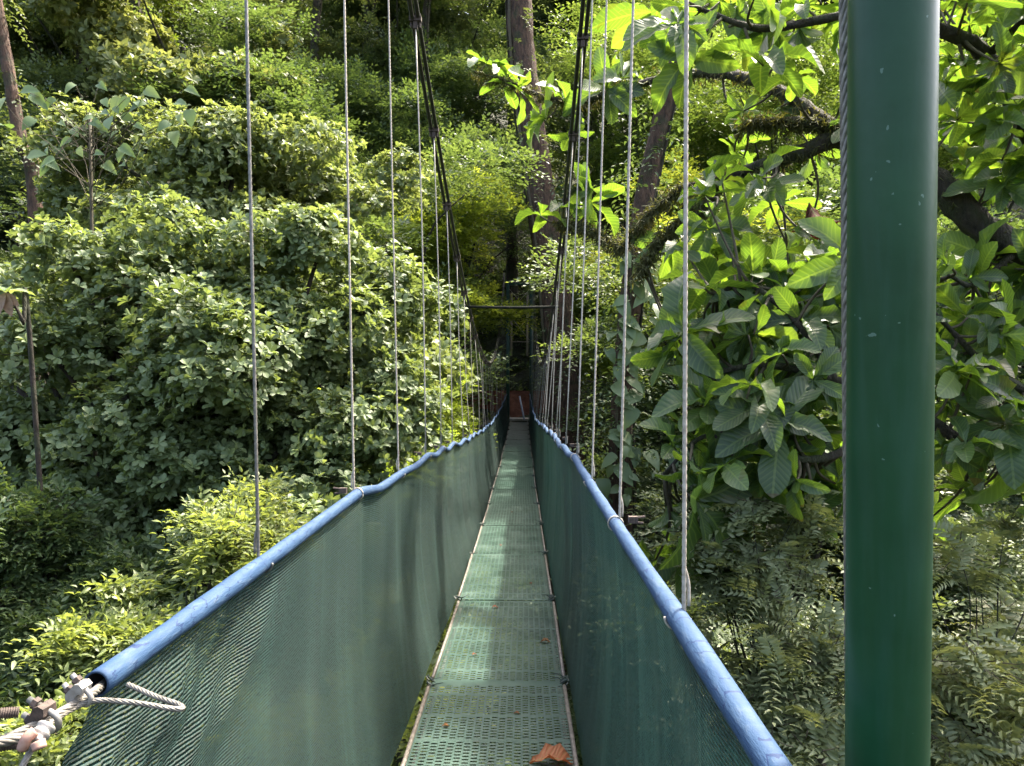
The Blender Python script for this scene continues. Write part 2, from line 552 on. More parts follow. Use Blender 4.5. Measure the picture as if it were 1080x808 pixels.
def panel_mesh():
    mb = MB()
    W = BX1 - BX0 - .03; ncol = 19; cw = W / ncol; rows = 54; rh = (PL - .10) / rows
    x0 = -W / 2
    V, F = [], []
    def q(xa, xb, ya, yb, za=0, zb=0):
        k = len(V); V.extend([(xa, ya, za), (xb, ya, za), (xb, yb, zb), (xa, yb, zb)]); F.append((k, k+1, k+2, k+3))
    q(x0, x0 + W, 0, .05); q(x0, x0 + W, PL - .05, PL)
    for cidx in range(ncol):
        xa = x0 + cidx * cw
        q(xa, xa + cw * .26, .05, PL - .05)                       # rib between the slit columns
        for r in range(rows):
            ya = .05 + r * rh + (rh * .5 if cidx % 2 else 0) * .9
            solid = (r % 9 == 4)
            q(xa + cw * .26, xa + cw, ya if not solid else ya + .0004, min(ya + rh * (.50 if not solid else .97), PL - .05), -.0006, .0006)   # pressed louvre
    k = len(V); 
    # folded side lips
    for xs in (x0, x0 + W):
        k = len(V); V.extend([(xs, 0, 0), (xs, PL, 0), (xs, PL, -.03), (xs, 0, -.03)]); F.append((k, k+1, k+2, k+3))
    me = bpy.data.meshes.new('deck_panel'); me.from_pydata(V, [], F); me.update()
    me.materials.append(M_DECK)
    return me
pm = panel_mesh()
M_ROD = simple_mat('weathered_rod', (.085, .075, .062), (.20, .18, .155), .6, .2, 30)
M_TIE = simple_mat('dark_tie', (.012, .022, .018), (.03, .05, .04), .55)
rod = MB()
rod.tube([(0, .06, .004), (.001, PL * .5, .0), (0, PL - .06, .004)], .011, 8)
rodme = bpy.data.meshes.new('edge_rod'); rodme.from_pydata(rod.V, [], rod.F); rodme.materials.append(M_ROD)
rodme.polygons.foreach_set('use_smooth', np.ones(len(rodme.polygons), dtype=bool))
rng = np.random.default_rng(3)
knots = []
for s in range(4):
    mb = MB()
    a = np.linspace(0, 2 * math.pi * 1.3, 16)
    rr = .020 + .012 * rng.random()
    P = np.stack([np.cos(a) * rr, np.sin(a) * rr * .8 + a * .003, np.sin(a + 1) * .018], 1)
    tail = [P[-1] + np.array([-.02, .01, .012]), P[-1] + np.array([-.05 - .05 * rng.random(), rng.normal(0, .03), .02])]
    mb.tube(np.vstack([P, tail]), np.r_[np.full(16, .0045), .003, .0018], 5)
    me = bpy.data.meshes.new('tie_wire'); me.from_pydata(mb.V, [], mb.F); me.materials.append(M_TIE); knots.append(me)
npan = int((31.9 - .67) / PL)
for k in range(npan):
    ya = .67 + k * PL; yb = ya + PL
    za, zb = deck_z(ya), deck_z(yb)
    o = bpy.data.objects.new('deck_panel', pm); COL.objects.link(o); o.parent = bridge
    o.location = Vector((-.14 + rng.normal(0, .004), ya, za + .006 * (k % 2))) - bridge.location
    o.rotation_euler = (math.atan2(zb - za, PL), rng.normal(0, .006), rng.normal(0, .002))
    o.scale = (1, 1.0, 1)
    for sx in (-1, 1):
        r_ = bpy.data.objects.new('edge_rod', rodme); COL.objects.link(r_); r_.parent = o; r_.location = (sx * .376, 0, 0)
    for e, sx in enumerate((-1, 1)):
        for g in range(2):
            q = bpy.data.objects.new('tie_wire', knots[(k + e + 2 * g) % 4]); COL.objects.link(q); q.parent = o
            q.location = (sx * .372, rng.normal(.0, .03), .012); q.rotation_euler = (0, 0, math.pi * (sx < 0) + rng.normal(0, .5))

# -- side nets
m, t, p, out = newmat('green_shade_net')
uv = N(t, 'ShaderNodeUVMap'); sx = N(t, 'ShaderNodeSeparateXYZ'); t.links.new(uv.outputs[0], sx.inputs[0])   # metres
tcn = N(t, 'ShaderNodeTexCoord')
rowv = mth(t, 'SINE', mth(t, 'MULTIPLY', sx.outputs[1], 2 * math.pi / .0085))
cv_ = N(t, 'ShaderNodeCombineXYZ'); t.links.new(mth(t, 'MULTIPLY', sx.outputs[0], 180), cv_.inputs[0]); t.links.new(mth(t, 'MULTIPLY', sx.outputs[1], 90), cv_.inputs[1])
kn = noise(t, 1.0, 3, .6, cv_.outputs[0])
cs_ = N(t, 'ShaderNodeCombineXYZ'); t.links.new(mth(t, 'MULTIPLY', sx.outputs[0], 11), cs_.inputs[0]); t.links.new(mth(t, 'MULTIPLY', sx.outputs[1], .5), cs_.inputs[1])
streak = noise(t, 1.0, 5, .7, cs_.outputs[0])
ck_ = N(t, 'ShaderNodeCombineXYZ'); t.links.new(mth(t, 'MULTIPLY', sx.outputs[0], 42), ck_.inputs[0]); t.links.new(mth(t, 'MULTIPLY', sx.outputs[1], 75), ck_.inputs[1])
kn2 = noise(t, 1.0, 4, .8, ck_.outputs[0])
blot = noise(t, 2.3, 4, .6, uv.outputs[0])
c = ramp(t, [(.25, (.002, .014, .0125)), (.75, (.009, .035, .0305))], kn).outputs[0]
c = mixc(t, mth(t, 'MULTIPLY', mth(t, 'GREATER_THAN', mth(t, 'ADD', rowv, mth(t, 'MULTIPLY', kn, .8)), .95), .5), c, (.032, .088, .074))
c = mixc(t, ramp(t, [(.40, (0,0,0)), (.62, (.8,.8,.8))], kn2).outputs[0], c, mixc(t, 1.0, c, (.30, .34, .35), 'MULTIPLY'))
c = mixc(t, mth(t, 'MULTIPLY', ramp(t, [(.5, (0,0,0)), (.75, (1,1,1))], streak).outputs[0], .55), c, (.045, .105, .086))
c = mixc(t, mth(t, 'MULTIPLY', ramp(t, [(.5, (0,0,0)), (.7, (1,1,1))], blot).outputs[0], .2), c, (.045, .075, .062))
t.links.new(c, p.inputs['Base Color']); p.inputs['Roughness'].default_value = .55
p.inputs['Specular IOR Level'].default_value = .3
hh = mth(t, 'ADD', mth(t, 'MULTIPLY', rowv, .5), mth(t, 'MULTIPLY', kn, 1.2))
t.links.new(bump(t, hh, .004, .9), p.inputs['Normal'])
tr = N(t, 'ShaderNodeBsdfTranslucent'); t.links.new(mixc(t, 1.0, c, (1.1, 1.3, 1.35), 'MULTIPLY'), tr.inputs[0])
tp = N(t, 'ShaderNodeBsdfTransparent')
m1 = N(t, 'ShaderNodeMixShader'); m1.inputs[0].default_value = .16
t.links.new(p.outputs[0], m1.inputs[1]); t.links.new(tr.outputs[0], m1.inputs[2])
hole = mth(t, 'MULTIPLY', mth(t, 'LESS_THAN', mth(t, 'ADD', mth(t, 'MULTIPLY', rowv, .14), kn), .40), .28)
m2 = N(t, 'ShaderNodeMixShader'); t.links.new(hole, m2.inputs[0])
t.links.new(m1.outputs[0], m2.inputs[1]); t.links.new(tp.outputs[0], m2.inputs[2])
t.links.new(m2.outputs[0], out.inputs[0])
M_NET = m

def net(side, y0, seed):
    rng = np.random.default_rng(seed)
    ys = np.r_[np.arange(y0, 8, .025), np.arange(8, 31.6, .06)]
    vs_ = np.linspace(0, 1, 34)
    ph = rng.uniform(0, 6.28, 12)
    fold = sum((a / (1 + .0 * k)) * np.sin(ys * f + ph[k]) for k, (f, a) in enumerate([(2.1, .5), (4.3, .4), (7.7, .35), (13, .22), (23, .12), (31, .08)]))
    V = np.zeros((len(ys), len(vs_), 3)); UV = np.zeros((len(ys), len(vs_), 2))
    for j, v in enumerate(vs_):
        xt = rail_x(ys, side); zt = rail_z(ys, side) - .019
        if side < 0:
            xb = np.interp(ys, [0, 3.3, 6, 9, 32], [-.66, -.615, -.575, -.55, -.545])
        else:
            xb = np.interp(ys, [0, 4, 9, 32], [.285, .275, .268, .265])
        zb = deck_z(ys) - (.10 if side < 0 else .06) + .012 * np.sin(ys * 3.1 + side)
        belly = side * .035 * math.sin(math.pi * v) + fold * .020 * math.sin(math.pi * min(1, .12 + v * .9))
        yy = ys.copy()
        if side < 0:                                             # the near hem runs back towards the landing
            k = np.clip(1 - (ys - y0) / 1.2, 0, 1)
            yy = ys - .32 * k * v ** .8
            belly = belly + k * math.sin(math.pi * min(1, v * 3 + .02)) * (.022 * np.sin(v * 17 + ys * 9) + .018 * np.sin(v * 31 - ys * 14) * k + .012 * np.sin(v * 43 + ys * 33))
        V[:, j, 0] = xt + (xb - xt) * v + belly
        V[:, j, 1] = yy + .006 * np.sin(v * 9 + ys * 5)
        V[:, j, 2] = zt + (zb - zt) * v
        UV[:, j, 0] = ys; UV[:, j, 1] = -v * 1.2
    i = np.arange(len(ys) * len(vs_)).reshape(len(ys), len(vs_))
    F = np.stack([i[:-1, :-1], i[1:, :-1], i[1:, 1:], i[:-1, 1:]], -1).reshape(-1, 4)
    link('side_net', mesh_tris('side_net', V.reshape(-1, 3), F, True, None, UV.reshape(-1, 2)), M_NET, bridge)
net(-1, 1.16, 11)
net(1, .62, 12)

# -- blue tube handrails
m, t, p, out = newmat('blue_tube')
uv = N(t, 'ShaderNodeUVMap'); sx = N(t, 'ShaderNodeSeparateXYZ'); t.links.new(uv.outputs[0], sx.inputs[0])
cb = N(t, 'ShaderNodeCombineXYZ'); t.links.new(mth(t, 'MULTIPLY', sx.outputs[0], 7), cb.inputs[0]); t.links.new(mth(t, 'MULTIPLY', sx.outputs[1], 1.1), cb.inputs[1])
cr = noise(t, 1.0, 3, .6, cb.outputs[0])
wv = mth(t, 'FRACT', mth(t, 'ADD', mth(t, 'MULTIPLY', sx.outputs[0], 17.0), mth(t, 'MULTIPLY', cr, 2.6)))
line = mth(t, 'LESS_THAN', mth(t, 'ABSOLUTE', mth(t, 'SUBTRACT', wv, .5)), .055)
cbm = N(t, 'ShaderNodeCombineXYZ'); t.links.new(mth(t, 'MULTIPLY', sx.outputs[0], 16), cbm.inputs[0]); t.links.new(mth(t, 'MULTIPLY_ADD', sx.outputs[1], 1.3, 9.0), cbm.inputs[1])
crease = mth(t, 'MULTIPLY', line, mth(t, 'GREATER_THAN', noise(t, 1.0, 3, .6, cbm.outputs[0]), .51))
cb2 = N(t, 'ShaderNodeCombineXYZ'); t.links.new(mth(t, 'MULTIPLY', sx.outputs[0], 14), cb2.inputs[0]); t.links.new(mth(t, 'MULTIPLY', sx.outputs[1], 1.6), cb2.inputs[1])
fade = noise(t, 1.0, 5, .65, cb2.outputs[0])
c = ramp(t, [(.3, (.013, .038, .090)), (.55, (.026, .058, .116)), (.75, (.060, .088, .130))], fade).outputs[0]
c = mixc(t, mth(t, 'MULTIPLY', crease, .9), c, (.008, .022, .07))
t.links.new(c, p.inputs['Base Color']); p.inputs['Roughness'].default_value = .65; p.inputs['Specular IOR Level'].default_value = .25
t.links.new(bump(t, mth(t, 'ADD', mth(t, 'MULTIPLY', crease, -1), fade), .004, .8), p.inputs['Normal'])
M_BLUE = m
M_BLACK = simple_mat('tube_inside', (.006, .006, .007), (.012, .012, .012), .8)
def rail(side, y0, y1, seed):
    rng = np.random.default_rng(seed)
    ys = np.r_[np.arange(y0, 8, .02), np.arange(8, y1, .08)]
    pts = np.stack([rail_x(ys, side), ys, rail_z(ys, side)], 1)
    T, A, B = frames(pts)
    sides = 20; a = np.linspace(0, 2 * math.pi, sides, endpoint=False)
    rad = .0208 * (1 + .06 * np.interp(ys, np.arange(0, 33, .11), rng.normal(0, .6, 300)))
    V = pts[:, None] + A[:, None] * np.cos(a)[None, :, None] * rad[:, None, None] + B[:, None] * np.sin(a)[None, :, None] * rad[:, None, None]
    Vi = pts[:14, None] + A[:14, None] * np.cos(a)[None, :, None] * .0175 + B[:14, None] * np.sin(a)[None, :, None] * .0175
    n = len(ys)
    i = np.arange(n * sides).reshape(n, sides); jn = np.roll(i, -1, 1)
    F = np.stack([i[:-1], jn[:-1], jn[1:], i[1:]], -1).reshape(-1, 4)
    o = n * sides
    i2 = o + np.arange(14 * sides).reshape(14, sides); j2 = np.roll(i2, -1, 1)
    F2 = np.stack([i2[:-1], i2[1:], j2[1:], j2[:-1]], -1).reshape(-1, 4)
    lip = np.stack([i[0], i2[0], j2[0], jn[0]], -1)
    cap = np.array([[i2[13][k], i2[13][(k + 1) % sides], i2[13][(k + 2) % sides], i2[13][(k + 2) % sides]] for k in range(1)])
    UV = np.zeros((n + 14, sides, 2)); UV[:n, :, 0] = ys[:, None]; UV[:n, :, 1] = np.sin(a)[None] + side * 7; UV[n:, :, 0] = ys[:14, None]
    me = mesh_tris('handrail', np.vstack([V.reshape(-1, 3), Vi.reshape(-1, 3)]), np.vstack([F, F2, lip]), True, None, UV.reshape(-1, 2))
    me.materials.append(M_BLUE); me.materials.append(M_BLACK)
    mi = np.zeros(len(me.polygons), dtype=np.int32); mi[len(F):len(F) + len(F2)] = 1
    me.polygons.foreach_set('material_index', mi)
    link('handrail', me, None, bridge)
rail(-1, 1.17, 31.6, 21)
rail(1, .55, 31.6, 22)

# -- main cables (pairs of dark wire ropes), hangers, clips, spreader bar
M_CABLE = simple_mat('dark_cable', (.012, .013, .010), (.035, .036, .028), .55, .3, 60)
M_STEEL = simple_mat('galvanised_wire', (.27, .235, .19), (.46, .42, .36), .55, .15, 80)
M_STEELD = simple_mat('old_wire', (.10, .10, .09), (.22, .21, .19), .5, .5, 80)
M_ROPE = simple_mat('weathered_rope_wire', (.10, .092, .078), (.22, .205, .175), .55, .3, 90)
M_RUST = simple_mat('rusty_steel', (.034, .024, .019), (.085, .060, .048), .75, .2, 90, .002)
for s in (-1, 1):
    mb = MB()
    for dx, dz in ((-.021, .0), (.021, .012)):
        ys = np.arange(.95, 31.2, .25)
        mb.tube(np.stack([np.full_like(ys, MX[s] + dx), ys, main_z(ys) + dz], 1), .0155, 8, lobes=6)
    mb.build('main_cable', M_CABLE, bridge)
hy = {-1: list(np.arange(1.93, 30.6, 1.1)), 1: list(np.arange(1.48, 30.6, .98))}
rng = np.random.default_rng(8)
for s in (-1, 1):
    for k, y in enumerate(hy[s]):
        b = np.array([rail_x(y, s) + s * .012, y, rail_z(y, s)])
        tpt = np.array([MX[s] - (.07 if (s > 0 and k == 0) else 0), y + rng.normal(0, .02), main_z(y) - .01])
        mb = MB()
        rr = .0043 if k < 3 else (.0052 if k < 10 else .0042)
        if k < 3:
            pts = spline([b, (b + tpt) / 2 + [rng.normal(0, .006), 0, 0], tpt], int(np.linalg.norm(tpt - b) / .012))
            mb.tube(pts, rr, 12, lobes=6, lobe_amp=.13, twist=2 * math.pi / .11)
        else:
            mb.tube(spline([b, (b + tpt) / 2 + [rng.normal(0, .012), 0, 0], tpt], 8), rr, 6)
        # eye and bound tail round the rail
        a = np.linspace(0, 2 * math.pi, 18) if (k == 1 or (k > 2 and rng.random() < .3)) else np.linspace(math.pi, 2 * math.pi, 12)
        mb.tube(np.stack([rail_x(y, s) + np.cos(a) * .0245, np.full(len(a), y) + .01 * np.sin(a * .5), rail_z(y, s) + np.sin(a) * .0245], 1), .003, 6)
        mb.tube(spline([b + [s*.010, 0, .025], b + [s*.010, .004, .07], b + [0, .005, .11]], 8), .0035, 6)
        h = mb.build('hanger_cable', M_STEELD if ((s < 0 and k == 0) or k > 11) else M_STEEL, bridge)
        mb = MB()                                               # clip on the main cable
        mb.box(tpt + [0, 0, .01], (.085, .045, .035)); mb.tube([tpt + [-.03, 0, -.05], tpt + [-.03, 0, .05]], .008, 6); mb.tube([tpt + [.03, 0, -.05], tpt + [.03, 0, .05]], .008, 6)
        mb.box(tpt + [0, 0, -.035], (.03, .03, .05))
        mb.build('cable_clip', M_RUST, h, False)
        if k in (1, 4, 5, 7) or (k > 1 and rng.random() < .35):  # rusty clip at the rail end of some hangers
            mb = MB(); c0 = b + [s * .045, 0, .015]
            mb.box(c0, (.03, .022, .022)); mb.tube([c0 + [s*.0, .0, .006], c0 + [s*.04, 0, .010]], .0045, 6); mb.tube([c0 + [s*.0, .0, -.008], c0 + [s*.034, 0, -.012]], .0045, 6)
            mb.build('rail_clip', M_RUST, h, False)
mb = MB(); yb = 10.1
mb.tube([(MX[-1] - .03, yb, main_z(yb) - .045), (-.1, yb, main_z(yb) - .055), (MX[1] + .05, yb, main_z(yb) - .045)], .020, 10)
mb.build('spreader_bar', simple_mat('dull_black_bar', (.010, .011, .009), (.022, .023, .018), .95, 0, 20, 0, .1), bridge)
# deck carrying cables below the edges
for xx in (BX0 + .03, BX1 - .03):
    mb = MB(); ys = np.arange(.6, 31.9, .5)
    mb.tube(np.stack([np.full_like(ys, xx), ys, deck_z(ys) - .055], 1), .012, 6)
    mb.build('deck_cable', M_STEELD, bridge)

# ------------------------------------------------------------------ green pylon post and its stay cable
m, t, p, out = newmat('green_gloss_paint')
tc = N(t, 'ShaderNodeTexCoord')
n1 = noise(t, 6, 5, .6, tc.outputs['Object']); n2 = noise(t, 70, 2, .5, tc.outputs['Object'])
mp = N(t, 'ShaderNodeMapping'); mp.inputs['Scale'].default_value = (14, 14, .6); t.links.new(tc.outputs['Object'], mp.inputs[0])
n3 = noise(t, 3, 5, .6, mp.outputs[0])
c = ramp(t, [(.35, (.0055, .040, .015)), (.7, (.011, .056, .023))], n1).outputs[0]
c = mixc(t, mth(t, 'MULTIPLY', ramp(t, [(.5, (0,0,0)), (.75, (1,1,1))], n3).outputs[0], .35), c, (.024, .07, .048))
c = mixc(t, mth(t, 'MULTIPLY', mth(t, 'GREATER_THAN', n2, .735), .6), c, (.12, .20, .16))
t.links.new(c, p.inputs['Base Color'])
t.links.new(mth(t, 'MULTIPLY_ADD', n3, .34, .22), p.inputs['Roughness']); p.inputs['Specular IOR Level'].default_value = .27
t.links.new(bump(t, n1, .0015), p.inputs['Normal'])
M_GREEN = m
ptop, pbot = at(941.5, 0, .917), at(935, 808, .988)
dirp = (ptop - pbot) / (ptop[2] - pbot[2])
base = pbot + dirp * (-.05 - pbot[2]); top = pbot + dirp * (4.85 - pbot[2])
post = empty('pylon_post', base, 'thick glossy green painted steel pole standing at the bridge entrance', 'pole')
mb = MB()
mb.tube([base, base + (top - base) * .35, base + (top - base) * .7, top], .0508, 48)
mb.build('tube', M_GREEN, post, True, 40)
mb = MB()
a = np.linspace(0, 2 * math.pi, 32, endpoint=False)
mb.tube([base + [0, 0, .0], base + [0, 0, .02]], .14, 32); mb.build('base_plate', M_GREEN, post, True, 40)
mb = MB(); mb.tube([top, top + [0, 0, .03]], .075, 24); mb.build('cap', M_GREEN, post, True, 40)
sc_ = empty('stay_cable', at(889, 420, 1.03), 'twisted grey steel cable running down along the side of the green pole', 'cable')
mb = MB()
c_t, c_b = at(888, -420, .975), at(899, 900, 1.03)
rope_mesh(mb, [c_b + (c_b - c_t) * .35, c_b, (c_b + c_t) / 2, c_t], .0085, 6, .11)
mb.build('wire_rope', M_ROPE, sc_)

# ------------------------------------------------------------------ handrail cable end with clamps, lower left
re_ = np.array([rail_x(1.17, -1), 1.17, float(rail_z(1.17, -1))])
anchor = empty('anchor_cable', at(60, 760, 1.06), 'twisted steel wire rope with clamps coming out of the blue tube end', 'cable')
pA, pB, pC = at(85, 737, 1.10), at(40, 762, 1.02), at(-40, 800, .93)
inside = np.array([rail_x(1.5, -1), 1.5, float(rail_z(1.5, -1)) - .008])
mb = MB()
rope_mesh(mb, [inside, re_ + [0, 0, -.008], pA + [.004, 0, 0], pB + [.004, 0, 0], pC], .0062, 6, .08)
mb.build('wire_rope', M_ROPE, anchor)
mb = MB()
rope_mesh(mb, [at(135, 722, 1.16), at(165, 735, 1.13), at(190, 744, 1.11), at(186, 748, 1.10), at(140, 741, 1.09), at(100, 739, 1.085), at(80, 746, 1.075), at(52, 764, 1.02), at(38, 783, .98), at(22, 812, .95), at(5, 860, .92)], .0042, 6, .056)
mb.build('looped_tail', M_ROPE, anchor)
mb = MB()
rope_mesh(mb, [at(112, 719, 1.22), at(95, 733, 1.13), at(70, 748, 1.07), at(30, 775, 1.0), at(-40, 790, .93)], .007, 6, .09)
mb.build('second_strand', M_ROPE, anchor)
M_ZINC = simple_mat('zinc_casting', (.19, .18, .165), (.34, .325, .30), .5, .35, 60, .002)
M_PINK = simple_mat('faded_tape', (.25, .13, .09), (.36, .24, .19), .7, 0, 60)
def clip(pos, leg, axis, sc, mat_s, mat_u):
    ax = Vector(axis).normalized(); lg = Vector(leg); lg = (lg - ax * lg.dot(ax)).normalized(); sdv = ax.cross(lg)
    M = Matrix((ax, sdv, lg)).transposed()             # local x = cable, z = legs
    W = lambda p: np.array(M @ Vector(p)) * sc + pos
    # U bolt
    u = MB(); a = np.linspace(math.pi, 2 * math.pi, 13)
    P = [(0, -.021, .075)] + [(0, math.cos(k) * .021, math.sin(k) * .021 + .004) for k in a] + [(0, .021, .075)]
    u.tube([W(q) for q in P], .0075 * sc, 10)
    uo = u.build('u_bolt', mat_u, anchor)
    # saddle: a block with rounded shoulders and a groove
    s_ = MB()
    prof = [(-.034, .020), (-.034, .036), (-.022, .046), (.022, .046), (.034, .036), (.034, .020), (.018, .012), (.008, .020), (-.008, .020), (-.018, .012)]
    V = [W((x, y, z)) for x in (-.019, .019) for (y, z) in prof]; n = len(prof)
    s_.add(V, [tuple(range(n)), tuple(range(2*n-1, n-1, -1))] + [(k, n + k, n + (k+1) % n, (k+1) % n) for k in range(n)])
    s_.build('saddle', mat_s, anchor, False)
    nb = MB()
    for yy in (-.021, .021):
        a6 = np.linspace(0, 2 * math.pi, 6, endpoint=False)
        V = [W((math.cos(k) * .014, yy + math.sin(k) * .014, z)) for z in (.047, .060) for k in a6]
        nb.add(V, [tuple(range(6)), tuple(range(11, 5, -1))] + [(k, (k+1) % 6, 6 + (k+1) % 6, 6 + k) for k in range(6)])
    nb.build('nut', M_RUST, uo, False)
ax1 = at(110, 720, 1.14) - at(60, 752, 1.05)
clip(at(90, 737, 1.085), (at(60, 722, 1.07) - at(90, 737, 1.085)), ax1, .52, M_ZINC, M_ZINC)
clip(at(55, 762, 1.02), (at(0, 752, 1.0) - at(55, 762, 1.02)), ax1, .60, M_RUST, M_STEELD)
mb = MB()
rr = np.array([.0082, .0086, .0082, .0087])
for y0, y1 in (((20, 751), (-20, 754)), ((28, 783), (-20, 790))):
    P = spline([at(*y0, .99), at(*y1, .97)], 60)
    mb.tube(P, .0068 + .0008 * np.sin(np.arange(60) * 1.6), 10)
mb.build('threaded_rod', M_RUST, anchor)
mb = MB(); P = spline([at(50, 765, .985), at(36, 783, .965)], 12)
mb.tube(P, .0115 + .0012 * np.sin(np.arange(12) * 1.4), 14); mb.build('wrapped_sleeve', M_ZINC, anchor)
mb = MB(); P = spline([at(37, 771, .962), at(28, 779, .955), at(24, 790, .955)], 10)
mb.tube(P, .0075, 8); P = spline([at(40, 782, .955), at(42, 790, .952)], 5); mb.tube(P, .009, 8); mb.build('tape_wrap', M_PINK, anchor)

# ------------------------------------------------------------------ far landing: green tower, leaning pole
tower = empty('far_tower', (-.14, 31.4, .0), 'green steel bridge tower with wire cross bracing at the far landing', 'tower')
M_TEAL = simple_mat('tower_green', (.016, .055, .045), (.035, .085, .068), .5, 0, 8)
M_TAN = simple_mat('pale_post', (.30, .24, .18), (.45, .38, .30), .7, 0, 8)
for x in (-.62, .38):
    mb = MB(); mb.tube([(x, 31.4, -.6), (x, 31.4, 5.9)], .075, 16); mb.build('post', M_TEAL, tower)
for x in (-.48, .20):
    mb = MB(); mb.tube([(x, 31.55, 2.7), (x + .02, 31.55, 5.4)], .05, 10); mb.build('upright', M_TAN, tower)
mb = MB(); mb.tube([(-.66, 31.4, 5.75), (.42, 31.4, 5.75)], .06, 12); mb.build('crossbeam', M_TEAL, tower)
mb = MB()
for za, zb in ((3.3, 4.5), (4.5, 5.6)):
    mb.tube([(-.6, 31.47, za), (.36, 31.47, zb)], .010, 5); mb.tube([(-.6, 31.45, zb), (.36, 31.45, za)], .010, 5); mb.tube([(-.6, 31.43, za), (.36, 31.43, za)], .012, 5)
mb.build('wire_bracing', M_STEEL, tower)
mb = MB(); mb.tube([at(548, 418, 32.2), at(553, 443, 31.7)], .035, 8)
props(mb.build('leaning_pole', simple_mat('grey_blue_pole', (.22, .27, .36), (.36, .42, .52), .5)),
      'thin pale blue pole leaning against the red earth bank', 'pole')
mb = MB(); rng = np.random.default_rng(77)
mb.box((-.14, 32.25, -.03), (1.5, 1.1, .10)); 
props(mb.build('concrete_step', simple_mat('pale_concrete', (.22, .21, .18), (.36, .34, .30), .9, 0, 9, .01), None, False), kind='structure')

# ------------------------------------------------------------------ trees: builders
def limb_path(a, b, rng, n=10, bow=.12):
    a, b = np.asarray(a, float), np.asarray(b, float)
    L = np.linalg.norm(b - a)
    mid1 = a + (b - a) * .35 + rng.normal(0, bow * L * .4, 3) + [0, 0, bow * L * .3]
    mid2 = a + (b - a) * .7 + rng.normal(0, bow * L * .3, 3) + [0, 0, bow * L * .3]
    return spline([a, mid1, mid2, b], n)


def woody(root, blobs, base, fork, r0, mat, rng, limbs=True):
    mb = MB(); P = spline([base - np.array([0, 0, .4]), base * .5 + fork * .5 + np.r_[rng.normal(0, .06, 2), 0] * abs(fork[2] - base[2]), fork], 14)
    mb.tube(P, np.linspace(r0, r0 * .62, 14), 12, wob=.04, rng=rng)
    mb.build('trunk', mat, root)
    if limbs:
        mb = MB()
        for b in blobs[::max(1, len(blobs) // 24)]:
            c = np.array(b[:3])
            path = limb_path(fork, c, rng)
            mb.tube(path, np.linspace(r0 * .45, r0 * .12, len(path)), 7, wob=.05, rng=rng)
        mb.build('branches', mat, root)


def subclump(blobs, m, seed, f=(.30, .52)):
    """break every lobe of a crown into smaller uneven clumps with gaps between them"""
    rng = np.random.default_rng(seed); out = []
    for b in blobs:
        for _ in range(m):
            d = nrm(rng.normal(size=3)); d[2] = abs(d[2]) * 1.1 - .35; d = nrm(d)
            k = rng.uniform(*f); c = np.array(b[:3]) + d * np.array(b[3:6]) * rng.uniform(.45, .95)
            out.append((*c, b[3] * k, b[4] * k, b[5] * k * rng.uniform(.6, 1.0)))
    return out


def px_blobs(L, flat=.75, m=6, f=(.30, .52)):
    out = []
    for (px, py, d, r) in L:
        c = at(px, py, d); out.append((*c, r, r, r * flat))
    return subclump(out, m, len(L) * 7 + m, f) if m else out


def bush(name, label, cat, blobs, style, n, mat, seed, leaf, asp, k, tpl_kind, base_xy=None, r0=.08, bark=None, group=None,
         length=.3, depth=.4, zmin=-.55, up=.55, droop=.25, spread=(.5, 1.35), fork_drop=.6, noise_ax=.35, twigr=.006, tidy=1.0):
    f = Fol(seed); rng = f.rng
    b = np.array(blobs)
    cen = (b[:, :3] * b[:, 3:4]).sum(0) / b[:, 3].sum()
    bx, by = (cen[0], cen[1]) if base_xy is None else base_xy
    base = np.array([bx, by, float(ground_z(bx, by))])
    root = empty(name, base, label, cat, group)
    fork = np.array([cen[0], cen[1], b[:, 2].min() - fork_drop * b[:, 3].mean()])
    fork[2] = max(fork[2], base[2] + .25)
    woody(root, blobs, base, fork, r0, bark or M_BARK, rng)
    P, nn, kk = f.blob_points(blobs, n, zmin, depth)
    ax = nn * .75 + np.array([0, 0, up]) + rng.normal(0, noise_ax, P.shape)
    clump = .5 + .5 * np.sin(P[:, 0] * 2.3 + seed) * np.sin(P[:, 1] * 1.9) * np.sin(P[:, 2] * 2.7 + 1)
    rnd = np.clip(.5 * rng.random(len(P)) + .5 * clump, 0, 1)
    if style == 'rosette':
        f.rosettes(P, ax, k, leaf, asp, spread, droop * .6, rnd=rnd)
    else:
        ax[:, 2] *= .45
        f.sprays(P - nrm(ax) * length * .5, ax, k, length, leaf, asp, droop=droop, rnd=rnd, tidy=tidy, ang=.95 if tidy == 1 else 1.1)
    link('crown', f.mesh('crown', tpl_kind), mat, root)
    sel = rng.random(len(P)) < min(1, 1500 / len(P))
    A = P[sel] * .45 + b[kk[sel], :3] * .55
    link('twig_sprays', twig_mesh('twig_sprays', A, P[sel], twigr), M_TWIG, root)
    return root


